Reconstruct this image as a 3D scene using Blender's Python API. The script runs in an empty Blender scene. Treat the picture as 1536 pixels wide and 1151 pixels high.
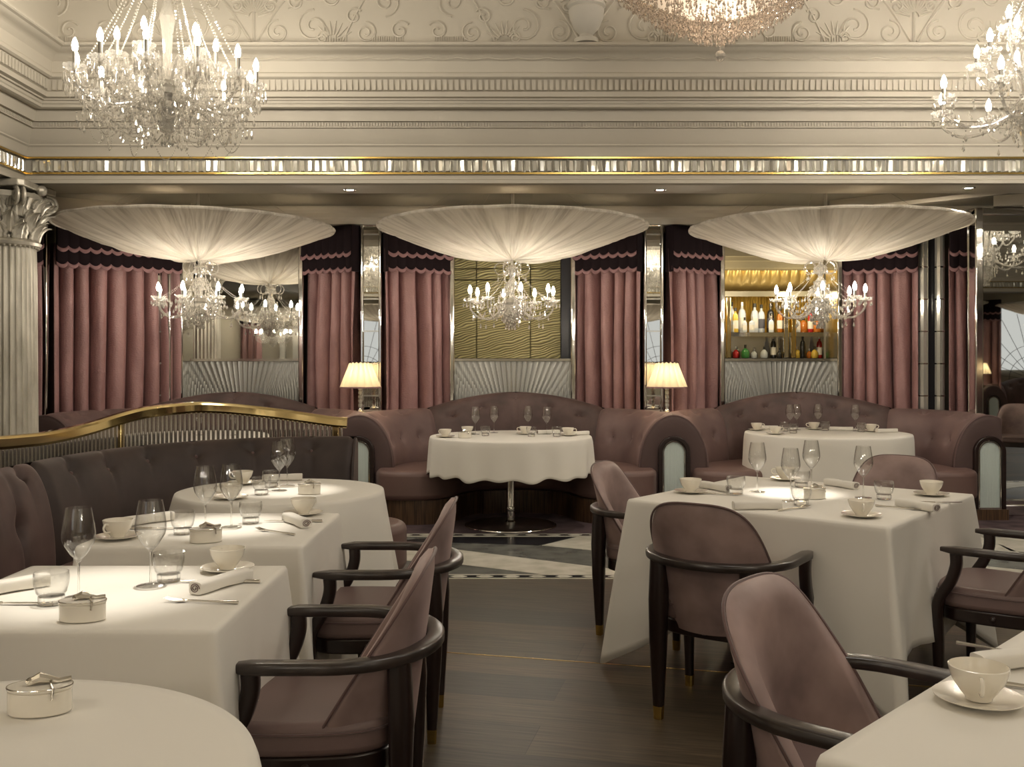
BULB_L = 95; CAN_W = .8; CH_SMALL = 9; SP = 300; SW = 9; SB = 4; DL = 18; RM = 23; EXPO = 1.05
import bpy, bmesh, math, random
from math import sin, cos, pi, sqrt, exp, atan2, radians
from mathutils import Vector, Matrix
random.seed(7)
sc = bpy.context.scene
COL = sc.collection
F = 1453.0; VX = 768.0; VY = 545.0; H = 1.34      # focal length in pixels, vanishing point, eye height
ZT = 0.74                                          # table top height

def gx(px, Y): return (px - VX) * Y / F
def gz(py, Y): return H - (py - VY) * Y / F
def on(px, py, z=ZT):                              # point of a horizontal plane
    Y = (H - z) * F / (py - VY); return (gx(px, Y), Y)

# ---------------------------------------------------------------- materials
def mat(name, col=(.8, .8, .8), rough=.5, metal=0, **k):
    m = bpy.data.materials.new(name); m.use_nodes = True
    b = m.node_tree.nodes['Principled BSDF']
    b.inputs['Base Color'].default_value = (*col, 1)
    b.inputs['Roughness'].default_value = rough
    b.inputs['Metallic'].default_value = metal
    for n, v in k.items():
        n = n.replace('_', ' ')
        b.inputs[n].default_value = v
    return m
def NT(m): return m.node_tree, m.node_tree.nodes['Principled BSDF']
def noise_mix(m, c1, c2, scale=4, detail=4, lo=.35, hi=.65, stretch=(1, 1, 1), inp='Base Color', rot=(0, 0, 0)):
    t, b = NT(m); N = t.nodes; L = t.links
    tc = N.new('ShaderNodeTexCoord'); mp = N.new('ShaderNodeMapping'); mp.inputs['Scale'].default_value = stretch; mp.inputs['Rotation'].default_value = rot
    nz = N.new('ShaderNodeTexNoise'); nz.inputs['Scale'].default_value = scale; nz.inputs['Detail'].default_value = detail
    cr = N.new('ShaderNodeValToRGB'); cr.color_ramp.elements[0].position = lo; cr.color_ramp.elements[1].position = hi
    cr.color_ramp.elements[0].color = (*c1, 1); cr.color_ramp.elements[1].color = (*c2, 1)
    L.new(tc.outputs['Object'], mp.inputs[0]); L.new(mp.outputs[0], nz.inputs['Vector']); L.new(nz.outputs['Fac'], cr.inputs[0])
    L.new(cr.outputs[0], b.inputs[inp]); return cr
def bump(m, kind='noise', scale=60, strength=.2, dist=.01, stretch=(1, 1, 1), distort=0, rot=(0, 0, 0)):
    t, b = NT(m); N = t.nodes; L = t.links
    tc = N.new('ShaderNodeTexCoord'); mp = N.new('ShaderNodeMapping'); mp.inputs['Scale'].default_value = stretch; mp.inputs['Rotation'].default_value = rot
    if kind == 'noise':
        x = N.new('ShaderNodeTexNoise'); x.inputs['Scale'].default_value = scale; x.inputs['Detail'].default_value = 3; o = x.outputs['Fac']
    elif kind == 'wave':
        x = N.new('ShaderNodeTexWave'); x.inputs['Scale'].default_value = scale; x.inputs['Distortion'].default_value = distort; x.inputs['Detail'].default_value = 2; x.inputs['Detail Scale'].default_value = .6; o = x.outputs['Fac']
    else:
        x = N.new('ShaderNodeTexVoronoi'); x.inputs['Scale'].default_value = scale; o = x.outputs['Distance']
    bp = N.new('ShaderNodeBump'); bp.inputs['Strength'].default_value = strength; bp.inputs['Distance'].default_value = dist
    L.new(tc.outputs['Object'], mp.inputs[0]); L.new(mp.outputs[0], x.inputs['Vector']); L.new(o, bp.inputs['Height']); L.new(bp.outputs[0], b.inputs['Normal'])
    return x

PLASTER = mat('plaster', (.50, .46, .385), .65); bump(PLASTER, scale=25, strength=.06)
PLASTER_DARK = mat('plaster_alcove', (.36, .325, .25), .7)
SOFFIT_W = mat('soffit_white', (.52, .49, .43), .7)
GOLD = mat('brass_trim', (.62, .43, .13), .22, 1)
BRASS = mat('polished_brass', (.86, .68, .34), .09, 1)
CHROME = mat('polished_chrome', (.78, .77, .74), .07, 1)
MIRROR = mat('mirror_glass', (.80, .80, .76), .015, 1)
ANTIQUE = mat('bevelled_mirror', (.74, .72, .65), .10, .6)
SILVERLEAF = mat('silver_leaf', (.60, .57, .48), .42, .55)
noise_mix(SILVERLEAF, (.46, .43, .36), (.70, .66, .57), scale=9, stretch=(1, 1, .3)); bump(SILVERLEAF, scale=40, strength=.12)
VELVET = mat('mauve_velvet', (.15, .085, .08), .6, 0, Sheen_Weight=.28, Sheen_Roughness=.35, Sheen_Tint=(.85, .62, .58, 1))
noise_mix(VELVET, (.058, .035, .032), (.115, .070, .063), scale=5, lo=.3, hi=.7)
VELVET_LT = mat('mauve_velvet_light', (.2, .11, .1), .6, 0, Sheen_Weight=.3, Sheen_Roughness=.35, Sheen_Tint=(.9, .65, .6, 1))  # booth arms: nap catching the light put into a paler colour
noise_mix(VELVET_LT, (.120, .074, .070), (.185, .118, .108), scale=4, lo=.3, hi=.7)
VELVET_SHADED = mat('mauve_velvet_shaded', (.07, .04, .04), .6, 0, Sheen_Weight=.25, Sheen_Roughness=.35, Sheen_Tint=(.8, .6, .55, 1))  # banquette corner: shade and turned nap put into a darker mauve
noise_mix(VELVET_SHADED, (.024, .014, .012), (.056, .036, .031), scale=4, lo=.3, hi=.7)
VELVET_CH = mat('chair_velvet', (.19, .11, .1), .5, 0, Sheen_Weight=.4, Sheen_Roughness=.3, Sheen_Tint=(.95, .75, .72, 1))
noise_mix(VELVET_CH, (.15, .10, .095), (.38, .27, .25), scale=4.5, lo=.32, hi=.66)
PIPING = mat('velvet_piping', (.12, .065, .06), .6, 0, Sheen_Weight=.4)
LEATHER = mat('mauve_leather', (.19, .128, .12), .42); bump(LEATHER, 'voronoi', 260, .06, .002)
CURTAIN = mat('rose_velvet', (.42, .19, .18), .5, 0, Sheen_Weight=.18, Sheen_Roughness=.35, Sheen_Tint=(1, .72, .70, 1))
noise_mix(CURTAIN, (.27, .142, .136), (.38, .212, .202), scale=7, lo=.3, hi=.7, stretch=(1, 1, .4)); bump(CURTAIN, scale=55, strength=.45, dist=.012, stretch=(1, 1, 1.8))
PELMET = mat('aubergine_velvet', (.012, .006, .0075), .9, 0, Specular_IOR_Level=.2)
PELMET_TRIM = mat('rose_trim', (.27, .145, .145), .7)
WOOD_DK = mat('dark_stained_wood', (.035, .022, .018), .28, 0, Coat_Weight=.4, Coat_Roughness=.2)
noise_mix(WOOD_DK, (.022, .013, .011), (.05, .032, .027), scale=14, stretch=(1, 1, .15))
WOOD_LEG = mat('mahogany_stain', (.016, .007, .0055), .32, 0, Coat_Weight=.2)
WOOD_ARM = mat('grey_brown_arm_wood', (.075, .055, .048), .28, 0, Coat_Weight=.2, Coat_Roughness=.2)
noise_mix(WOOD_ARM, (.020, .014, .012), (.045, .033, .028), scale=40, stretch=(.3, .3, .3))
WALNUT = mat('walnut_veneer', (.10, .055, .03), .35)
noise_mix(WALNUT, (.05, .028, .017), (.15, .085, .045), scale=25, stretch=(3, 3, .15))
LINEN = mat('white_linen', (.79, .755, .685), .75, 0, Sheen_Weight=.15); bump(LINEN, scale=9, strength=.05, dist=.01)
PORCELAIN = mat('porcelain', (.84, .79, .69), .18, 0, Coat_Weight=.5)
STEEL = mat('cutlery_steel', (.75, .71, .64), .16, 1)
def thin_glass(name, col, edge=.85):
    m = bpy.data.materials.new(name); m.use_nodes = True; t = m.node_tree; t.nodes.clear(); N = t.nodes; L = t.links
    gl = N.new('ShaderNodeBsdfGlossy'); gl.inputs['Roughness'].default_value = .01
    lw = N.new('ShaderNodeLayerWeight'); lw.inputs[0].default_value = .5; mc = N.new('ShaderNodeMix'); mc.data_type = 'RGBA'; mc.inputs[6].default_value = (*col, 1); mc.inputs[7].default_value = (col[0]*edge, col[1]*edge, col[2]*edge, 1)
    pw = N.new('ShaderNodeMath'); pw.operation = 'POWER'; pw.inputs[1].default_value = 4; p2 = N.new('ShaderNodeMath'); p2.operation = 'POWER'; p2.inputs[1].default_value = 3
    tp = N.new('ShaderNodeBsdfTransparent'); x = N.new('ShaderNodeMixShader'); o = N.new('ShaderNodeOutputMaterial'); mu = N.new('ShaderNodeMath'); mu.operation = 'MULTIPLY_ADD'; mu.inputs[1].default_value = .8; mu.inputs[2].default_value = .085; mu.use_clamp = True
    L.new(lw.outputs['Facing'], pw.inputs[0]); L.new(lw.outputs['Facing'], p2.inputs[0]); L.new(p2.outputs[0], mc.inputs[0]); L.new(mc.outputs[2], tp.inputs[0]); L.new(pw.outputs[0], mu.inputs[0]); L.new(mu.outputs[0], x.inputs[0]); L.new(tp.outputs[0], x.inputs[1]); L.new(gl.outputs[0], x.inputs[2]); L.new(x.outputs[0], o.inputs[0]); return m
GLASS = thin_glass('clear_glass', (.99, .99, .985), .80)

FROST = mat('frosted_glass', (.55, .63, .60), .35, 0, Coat_Weight=.6); bump(FROST, 'wave', 22, .3, .004)
CANDLE = mat('candle_sleeve', (.30, .28, .24), .3, .7)
def emis(name, col, s, sample=False):
    m = bpy.data.materials.new(name); m.use_nodes = True; t = m.node_tree; t.nodes.clear()
    e = t.nodes.new('ShaderNodeEmission'); e.inputs[0].default_value = (*col, 1); e.inputs[1].default_value = s
    o = t.nodes.new('ShaderNodeOutputMaterial'); t.links.new(e.outputs[0], o.inputs[0])
    m.cycles.emission_sampling = 'FRONT' if sample else 'NONE'; return m
BULB = emis('lit_bulb', (1, .90, .755), BULB_L, True)
LAMPBULB = emis('lamp_bulb_glow', (1, .85, .6), 8)
SPOTDISC = emis('lit_downlight', (1, .93, .8), 6)
REALGLASS = mat('cast_glass', (.97, .97, .95), .0, 0, Transmission_Weight=1, IOR=1.45)
def soften(m, f):
    t = m.node_tree; N = t.nodes; b = N['Principled BSDF']; o = N['Material Output']; tp = N.new('ShaderNodeBsdfTransparent'); x = N.new('ShaderNodeMixShader'); x.inputs[0].default_value = f
    t.links.new(b.outputs[0], x.inputs[1]); t.links.new(tp.outputs[0], x.inputs[2]); t.links.new(x.outputs[0], o.inputs[0])
soften(REALGLASS, .3)
def crystal(name, col, g=.5, tr=.33, rough=.04):
    m = bpy.data.materials.new(name); m.use_nodes = True; t = m.node_tree; t.nodes.clear(); N = t.nodes; L = t.links
    gl = N.new('ShaderNodeBsdfGlossy'); gl.inputs[0].default_value = (*col, 1); gl.inputs['Roughness'].default_value = rough
    tp = N.new('ShaderNodeBsdfTransparent'); df = N.new('ShaderNodeBsdfTranslucent'); df.inputs[0].default_value = (*col, 1)
    d2 = N.new('ShaderNodeBsdfDiffuse'); d2.inputs[0].default_value = (*col, 1); a0 = N.new('ShaderNodeMixShader'); L.new(df.outputs[0], a0.inputs[1]); L.new(d2.outputs[0], a0.inputs[2])
    a = N.new('ShaderNodeMixShader'); a.inputs[0].default_value = g; L.new(a0.outputs[0], a.inputs[1]); L.new(gl.outputs[0], a.inputs[2])
    b = N.new('ShaderNodeMixShader'); b.inputs[0].default_value = tr; L.new(a.outputs[0], b.inputs[1]); L.new(tp.outputs[0], b.inputs[2])
    o = N.new('ShaderNodeOutputMaterial'); L.new(b.outputs[0], o.inputs[0]); return m
ROD = crystal('glass_rod', (.95, .93, .88), .92, .22, .03)
CRYSTAL = crystal('cut_crystal', (.92, .89, .82), .66, .33)
CRYSTAL_P = crystal('rose_crystal', (.86, .78, .70), .6, .35)
def fabric_shade(name, col, trans=.5, em=None):
    m = bpy.data.materials.new(name); m.use_nodes = True; t = m.node_tree; t.nodes.clear(); N = t.nodes; L = t.links
    d = N.new('ShaderNodeBsdfDiffuse'); d.inputs[0].default_value = (*col, 1); tl = N.new('ShaderNodeBsdfTranslucent'); tl.inputs[0].default_value = (*col, 1)
    x = N.new('ShaderNodeMixShader'); x.inputs[0].default_value = trans; L.new(d.outputs[0], x.inputs[1]); L.new(tl.outputs[0], x.inputs[2])
    o = N.new('ShaderNodeOutputMaterial')
    if em:
        e = N.new('ShaderNodeEmission'); e.inputs[0].default_value = (*em[0], 1); e.inputs[1].default_value = em[1]
        s = N.new('ShaderNodeAddShader'); L.new(x.outputs[0], s.inputs[0]); L.new(e.outputs[0], s.inputs[1]); L.new(s.outputs[0], o.inputs[0])
    else: L.new(x.outputs[0], o.inputs[0])
    return m
SHADE = fabric_shade('pleated_silk', (.80, .75, .66), .35)
def gathers(m):
    t = m.node_tree; N = t.nodes; L = t.links
    tc = N.new('ShaderNodeTexCoord'); sp = N.new('ShaderNodeSeparateXYZ'); L.new(tc.outputs['Object'], sp.inputs[0])
    at = N.new('ShaderNodeMath'); at.operation = 'ARCTAN2'; L.new(sp.outputs[1], at.inputs[0]); L.new(sp.outputs[0], at.inputs[1])
    nr = N.new('ShaderNodeVectorMath'); nr.operation = 'NORMALIZE'; L.new(tc.outputs['Object'], nr.inputs[0])
    ln = N.new('ShaderNodeVectorMath'); ln.operation = 'LENGTH'; L.new(tc.outputs['Object'], ln.inputs[0])
    cb = N.new('ShaderNodeCombineXYZ'); m1 = N.new('ShaderNodeMath'); m1.operation = 'MULTIPLY'; m1.inputs[1].default_value = 11; L.new(at.outputs[0], m1.inputs[0]); L.new(m1.outputs[0], cb.inputs[0])
    m2 = N.new('ShaderNodeMath'); m2.operation = 'MULTIPLY'; m2.inputs[1].default_value = 1.1; L.new(ln.outputs['Value'], m2.inputs[0]); L.new(m2.outputs[0], cb.inputs[1])
    nz = N.new('ShaderNodeTexNoise'); nz.inputs['Scale'].default_value = 1; nz.inputs['Detail'].default_value = 3; nz.inputs['Roughness'].default_value = .6; L.new(cb.outputs[0], nz.inputs['Vector'])
    bp = N.new('ShaderNodeBump'); bp.inputs['Strength'].default_value = .9; bp.inputs['Distance'].default_value = .05; L.new(nz.outputs['Fac'], bp.inputs['Height'])
    cr = N.new('ShaderNodeValToRGB'); cr.color_ramp.elements[0].position = .36; cr.color_ramp.elements[1].position = .56; cr.color_ramp.elements[0].color = (.60, .55, .47, 1); cr.color_ramp.elements[1].color = (.82, .77, .68, 1); L.new(nz.outputs['Fac'], cr.inputs[0])  # pleat shade and doubled cloth put into the silk colour as darker stripes
    for n in N:
        if n.type in ('BSDF_DIFFUSE', 'BSDF_TRANSLUCENT'): L.new(bp.outputs[0], n.inputs['Normal']); L.new(cr.outputs[0], n.inputs[0])
gathers(SHADE)
LAMPSHADE = fabric_shade('lampshade_fabric', (.85, .76, .58), .6)

# ---------------------------------------------------------------- mesh helpers
class MB:
    def __init__(s): s.v = []; s.f = []
    def add(s, vs, fs):
        b = len(s.v); s.v += [tuple(p) for p in vs]; s.f += [tuple(b + i for i in f) for f in fs]; return s
    def box(s, x0, x1, y0, y1, z0, z1):
        return s.add([(x, y, z) for x in (x0, x1) for y in (y0, y1) for z in (z0, z1)],
                     [(0, 1, 3, 2), (4, 6, 7, 5), (0, 4, 5, 1), (2, 3, 7, 6), (0, 2, 6, 4), (1, 5, 7, 3)])
    def obox(s, p, q, w, z0, z1):                   # box along plan segment p-q, width w to its left
        d = Vector((q[0]-p[0], q[1]-p[1])).normalized(); n = (-d.y*w, d.x*w)
        P = [p, q, (q[0]+n[0], q[1]+n[1]), (p[0]+n[0], p[1]+n[1])]
        return s.prism(P, z0, z1)
    def prism(s, poly, z0, z1):
        n = len(poly)
        return s.add([(x, y, z0) for x, y in poly] + [(x, y, z1) for x, y in poly],
                     [tuple(range(n))[::-1], tuple(range(n, 2*n))] + [(i, (i+1) % n, n+(i+1) % n, n+i) for i in range(n)])
    def vprism(s, poly, y0, y1):                    # polygon in XZ pushed along Y
        n = len(poly)
        return s.add([(x, y0, z) for x, z in poly] + [(x, y1, z) for x, z in poly],
                     [tuple(range(n)), tuple(range(n, 2*n))[::-1]] + [(i, n+i, n+(i+1) % n, (i+1) % n) for i in range(n)])
    def grid(s, fn, nu, nv, cu=False):
        W = nu if cu else nu + 1
        vs = [fn(i / nu, j / nv) for j in range(nv + 1) for i in range(W)]
        fs = [(j*W + i, j*W + (i+1) % W, (j+1)*W + (i+1) % W, (j+1)*W + i) for j in range(nv) for i in range(nu)]
        return s.add(vs, fs)
    def lathe(s, prof, n=24, c=(0, 0, 0), rip=None):
        vs = []; m = len(prof)
        for j, (r, z) in enumerate(prof):
            for i in range(n):
                a = 2*pi*i/n; rr = r * (rip(a, j) if rip else 1)
                vs.append((c[0] + rr*cos(a), c[1] + rr*sin(a), c[2] + z))
        fs = [(j*n+i, j*n+(i+1) % n, (j+1)*n+(i+1) % n, (j+1)*n+i) for j in range(m-1) for i in range(n)]
        if prof[0][0] > 1e-4: fs.append(tuple(range(n))[::-1])
        if prof[-1][0] > 1e-4: fs.append(tuple((m-1)*n + i for i in range(n)))
        return s.add(vs, fs)
    def sheetlathe(s, prof, n=24, c=(0, 0, 0), fn=None):
        vs = []; m = len(prof)
        for j, (r, z) in enumerate(prof):
            for i in range(n):
                a = 2*pi*i/n; dr, dz = fn(a, j) if fn else (0, 0)
                vs.append((c[0] + (r+dr)*cos(a), c[1] + (r+dr)*sin(a), c[2] + z + dz))
        return s.add(vs, [(j*n+i, j*n+(i+1) % n, (j+1)*n+(i+1) % n, (j+1)*n+i) for j in range(m-1) for i in range(n)])
    def tube(s, path, r, n=8, closed=False, sq=None):  # r: number, list or fn(t); sq=(w,h) for a rectangular-ish section
        P = [Vector(p) for p in path]; m = len(P); vs = []
        up = Vector((0, 0, 1)); last = None
        for i in range(m):
            if closed: t = P[(i+1) % m] - P[i-1]
            else: t = P[min(i+1, m-1)] - P[max(i-1, 0)]
            if t.length < 1e-9: t = Vector((0, 0, 1))
            t.normalize()
            if last is None:
                a = up if abs(t.z) < .95 else Vector((0, 1, 0))
            else: a = last
            x = a - t * a.dot(t)
            if x.length < 1e-6: x = Vector((1, 0, 0)) - t * t.x
            x.normalize(); last = x; y = t.cross(x)
            rr = r(i/(m-1)) if callable(r) else (r[i] if isinstance(r, (list, tuple)) else r)
            for k in range(n):
                g = 2*pi*(k+.5)/n; cx, cy = cos(g), sin(g)
                if sq:
                    e = .45; cx = math.copysign(abs(cx)**e, cx) * sq[1]; cy = math.copysign(abs(cy)**e, cy) * sq[0]
                vs.append(P[i] + x*(cx*rr) + y*(cy*rr))
        fs = [(i*n+k, i*n+(k+1) % n, ((i+1) % m)*n+(k+1) % n, ((i+1) % m)*n+k) for i in range(m if closed else m-1) for k in range(n)]
        if not closed: fs += [tuple(range(n))[::-1], tuple((m-1)*n+k for k in range(n))]
        return s.add(vs, fs)
    def octa(s, c, r, h=None):
        h = h or r; x, y, z = c
        return s.add([(x+r, y, z), (x, y+r, z), (x-r, y, z), (x, y-r, z), (x, y, z+h), (x, y, z-h)],
                     [(0, 1, 4), (1, 2, 4), (2, 3, 4), (3, 0, 4), (1, 0, 5), (2, 1, 5), (3, 2, 5), (0, 3, 5)])
    def drop(s, c, r, h):                           # pear drop hanging from c
        x, y, z = c
        return s.add([(x, y, z)] + [(x + r*cos(k*pi/3), y + r*sin(k*pi/3), z - h*.68) for k in range(6)] + [(x, y, z-h)],
                     [(0, 1+k, 1+(k+1) % 6) for k in range(6)] + [(7, 1+(k+1) % 6, 1+k) for k in range(6)])
    def ball(s, c, r, n=10, m=6, sz=1):
        return s.lathe([(r*sin(pi*j/m) + (1e-5 if j in (0, m) else 0), -r*sz*cos(pi*j/m)) for j in range(m+1)], n, c)
    def xf(s, M):
        s.v = [tuple(M @ Vector(p)) for p in s.v]; return s

def obj(name, mb, m, parent=None, sharp=35, mods=None, normals=True):
    me = bpy.data.meshes.new(name); me.from_pydata(mb.v, [], mb.f)
    bm = bmesh.new(); bm.from_mesh(me)
    bmesh.ops.remove_doubles(bm, verts=bm.verts, dist=1e-6)
    if normals: bmesh.ops.recalc_face_normals(bm, faces=bm.faces)
    for f in bm.faces: f.smooth = True
    bm.to_mesh(me); bm.free()
    me.set_sharp_from_angle(angle=radians(sharp))
    me.materials.append(m)
    o = bpy.data.objects.new(name, me); COL.objects.link(o)
    if parent: o.parent = parent
    for md in (mods or []):
        if md[0] == 'bevel':
            b = o.modifiers.new('bevel', 'BEVEL'); b.width = md[1]; b.segments = md[2]; b.limit_method = 'ANGLE'; b.angle_limit = radians(md[3] if len(md) > 3 else 40)
        if md[0] == 'solid':
            b = o.modifiers.new('solid', 'SOLIDIFY'); b.thickness = md[1]; b.offset = md[2] if len(md) > 2 else 0
        if md[0] == 'sub':
            b = o.modifiers.new('sub', 'SUBSURF'); b.levels = b.render_levels = md[1]
    return o
def thing(name, label, cat, loc=(0, 0, 0), rz=0, group=None):
    o = bpy.data.objects.new(name, None); COL.objects.link(o); o.location = loc; o.rotation_euler = (0, 0, rz); o.empty_display_size = .05
    o['label'] = label; o['category'] = cat
    if group: o['group'] = group
    return o
def tag(o, label, cat, group=None):
    o['label'] = label; o['category'] = cat
    if group: o['group'] = group
    return o
def struct(name, mb, m, parent=None, **k):
    o = obj(name, mb, m, parent, **k)
    if parent is None: o['kind'] = 'structure'
    return o
def copy_tree(o, parent=None):
    c = o.copy(); COL.objects.link(c)
    if parent is not None: c.parent = parent
    for ch in list(o.children): copy_tree(ch, c)
    return c
def dup(o, loc, rz, label, group=None):
    c = copy_tree(o); c.location = loc; c.rotation_euler = (0, 0, rz); c['label'] = label
    if group: c['group'] = group
    return c
class Proto:                                        # first use places the original, later uses copy it
    def __init__(s, o): s.o = o; s.used = False
    def put(s, loc, rz, label, group=None):
        if not s.used:
            s.used = True; o = s.o; o.location = loc; o.rotation_euler = (0, 0, rz); o['label'] = label
            if group: o['group'] = group
            return o
        return dup(s.o, loc, rz, label, group)
def catmull(P, n=10, closed=False):
    out = []; m = len(P); V = [Vector(p) for p in P]
    for i in range(m if closed else m-1):
        if closed: p0, p1, p2, p3 = V[i-1], V[i], V[(i+1) % m], V[(i+2) % m]
        else: p0, p1, p2, p3 = V[max(i-1, 0)], V[i], V[i+1], V[min(i+2, m-1)]
        for k in range(n):
            t = k/n; out.append(tuple(.5*((2*p1) + (p2-p0)*t + (2*p0-5*p1+4*p2-p3)*t*t + (-p0+3*p1-3*p2+p3)*t**3)))
    if not closed: out.append(tuple(V[-1]))
    return out
def resample(P, n):
    V = [Vector(p) for p in P]; L = [0]
    for a, b in zip(V, V[1:]): L.append(L[-1] + (b-a).length)
    out = []; j = 0
    for i in range(n+1):
        d = L[-1]*i/n
        while j < len(L)-2 and L[j+1] < d: j += 1
        w = (d-L[j])/max(1e-9, L[j+1]-L[j]); out.append(V[j].lerp(V[j+1], w))
    return out, L[-1]
# ================================================================ SETTING
FLOORW = mat('oak_floor', (.08, .06, .045), .38)
def floor_mat(m):
    t, b = NT(m); N = t.nodes; L = t.links
    tc = N.new('ShaderNodeTexCoord'); mp = N.new('ShaderNodeMapping'); mp.inputs['Rotation'].default_value = (0, 0, radians(13))
    br = N.new('ShaderNodeTexBrick'); br.inputs['Scale'].default_value = 1; br.inputs['Brick Width'].default_value = 1.9; br.inputs['Row Height'].default_value = .27
    br.inputs['Mortar Size'].default_value = .0015; br.inputs['Color1'].default_value = (.112, .084, .056, 1); br.inputs['Color2'].default_value = (.040, .036, .031, 1)
    br.inputs['Mortar'].default_value = (.03, .022, .015, 1); br.offset = .37; br.inputs['Bias'].default_value = 0
    m2 = N.new('ShaderNodeMapping'); m2.inputs['Scale'].default_value = (1.0, 22, 1); m2.inputs['Rotation'].default_value = (0, 0, 0)
    nz = N.new('ShaderNodeTexNoise'); nz.inputs['Scale'].default_value = 3.5; nz.inputs['Detail'].default_value = 8; nz.inputs['Distortion'].default_value = .6
    cr = N.new('ShaderNodeValToRGB'); cr.color_ramp.elements[0].color = (.42, .42, .42, 1); cr.color_ramp.elements[1].color = (1.3, 1.26, 1.18, 1); cr.color_ramp.elements[0].position = .3; cr.color_ramp.elements[1].position = .7
    mx = N.new('ShaderNodeMix'); mx.data_type = 'RGBA'; mx.blend_type = 'MULTIPLY'; mx.inputs[0].default_value = 1
    L.new(tc.outputs['Object'], mp.inputs[0]); L.new(mp.outputs[0], br.inputs['Vector']); L.new(mp.outputs[0], m2.inputs[0]); L.new(m2.outputs[0], nz.inputs['Vector'])
    L.new(nz.outputs['Fac'], cr.inputs[0]); L.new(br.outputs['Color'], mx.inputs[6]); L.new(cr.outputs[0], mx.inputs[7]); L.new(mx.outputs[2], b.inputs['Base Color'])
    bp = N.new('ShaderNodeBump'); bp.inputs['Strength'].default_value = .15; bp.inputs['Distance'].default_value = .003; L.new(nz.outputs['Fac'], bp.inputs['Height']); L.new(bp.outputs[0], b.inputs['Normal'])
floor_mat(FLOORW)
STONE_DK = mat('grey_marble', (.17, .17, .155), .22); noise_mix(STONE_DK, (.13, .13, .12), (.21, .21, .19), scale=6, detail=8)
STONE_BK = mat('black_marble', (.03, .03, .035), .15)
STONE_LT = mat('cream_marble', (.62, .58, .48), .22); noise_mix(STONE_LT, (.62, .59, .49), (.80, .76, .66), scale=7, detail=8)
CARPET = mat('plum_carpet', (.08, .05, .055), .95); noise_mix(CARPET, (.05, .03, .035), (.13, .085, .09), scale=5, detail=3)

m = MB().box(-6.2, 12, -3.2, 6.05, -.1, 0); f0 = struct('floor', m, FLOORW)
m = MB().box(-6.2, 12, 6.05, 7.56, -.1, 0.0); struct('floor', m, STONE_DK)
m = MB().box(-6.2, 12, 7.56, 9.9, -.1, 0.0); struct('floor', m, CARPET)
# inlays in the stone aisle: cream zigzag bands and black wedges
m = MB()
for k in range(-3, 5):
    xo = k * 2.6
    m.prism([(x+xo, y) for x, y in [(-1.55, 7.46), (-.95, 7.30), (.62, 6.32), (.95, 6.13), (.22, 6.13), (-.35, 6.45), (-.86, 6.62), (-1.65, 6.9)]], 0, .002)
    m.prism([(x+xo, y) for x, y in [(.22, 7.12), (.5, 7.46), (1.02, 7.46), (.98, 6.78), (.72, 6.86)]], 0, .002)
struct('floor_cream_inlay', m, STONE_LT)
m = MB()
for k in range(-3, 5):
    xo = k * 2.6
    m.prism([(x+xo, y) for x, y in [(-.9, 7.3), (-.5, 7.46), (.48, 7.46), (.2, 7.12), (-.3, 7.2)]], 0, .002)
struct('floor_black_inlay', m, STONE_BK)
def border(y0, y1, name):
    m = MB(); m.box(-6.1, 11.9, y0, y1, 0, .003); struct(name, m, STONE_BK)
    m = MB(); m.box(-6.1, 11.9, y0 - .022, y0, 0, .004); m.box(-6.1, 11.9, y1, y1 + .022, 0, .004)
    x = -6
    while x < 11.8: m.prism([(x, (y0+y1)/2), (x+.03, y1-.012), (x+.08, y1-.012), (x+.11, (y0+y1)/2), (x+.08, y0+.012), (x+.03, y0+.012)], .003, .0045); x += .165
    struct(name, m, STONE_LT)
border(6.03, 6.11, 'floor_border_inlay'); border(7.50, 7.57, 'floor_border_inlay')
m = MB(); a0 = (-2.6, 4.476 + 2.314*.234); a1 = (8, 4.476 - 8.286*.234); m.obox(a0, a1, .009, 0, .0015); struct('floor_brass_strip', m, GOLD)

# enclosing walls
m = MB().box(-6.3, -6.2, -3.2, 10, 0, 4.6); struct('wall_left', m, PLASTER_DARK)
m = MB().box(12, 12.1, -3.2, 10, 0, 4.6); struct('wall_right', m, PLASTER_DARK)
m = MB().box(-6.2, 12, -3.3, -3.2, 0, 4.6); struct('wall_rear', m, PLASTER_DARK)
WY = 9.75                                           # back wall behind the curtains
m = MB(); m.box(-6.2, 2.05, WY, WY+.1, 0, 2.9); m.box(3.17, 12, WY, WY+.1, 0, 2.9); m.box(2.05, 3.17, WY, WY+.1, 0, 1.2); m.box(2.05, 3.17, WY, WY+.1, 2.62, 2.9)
struct('wall_back', m, PLASTER_DARK)
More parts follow.
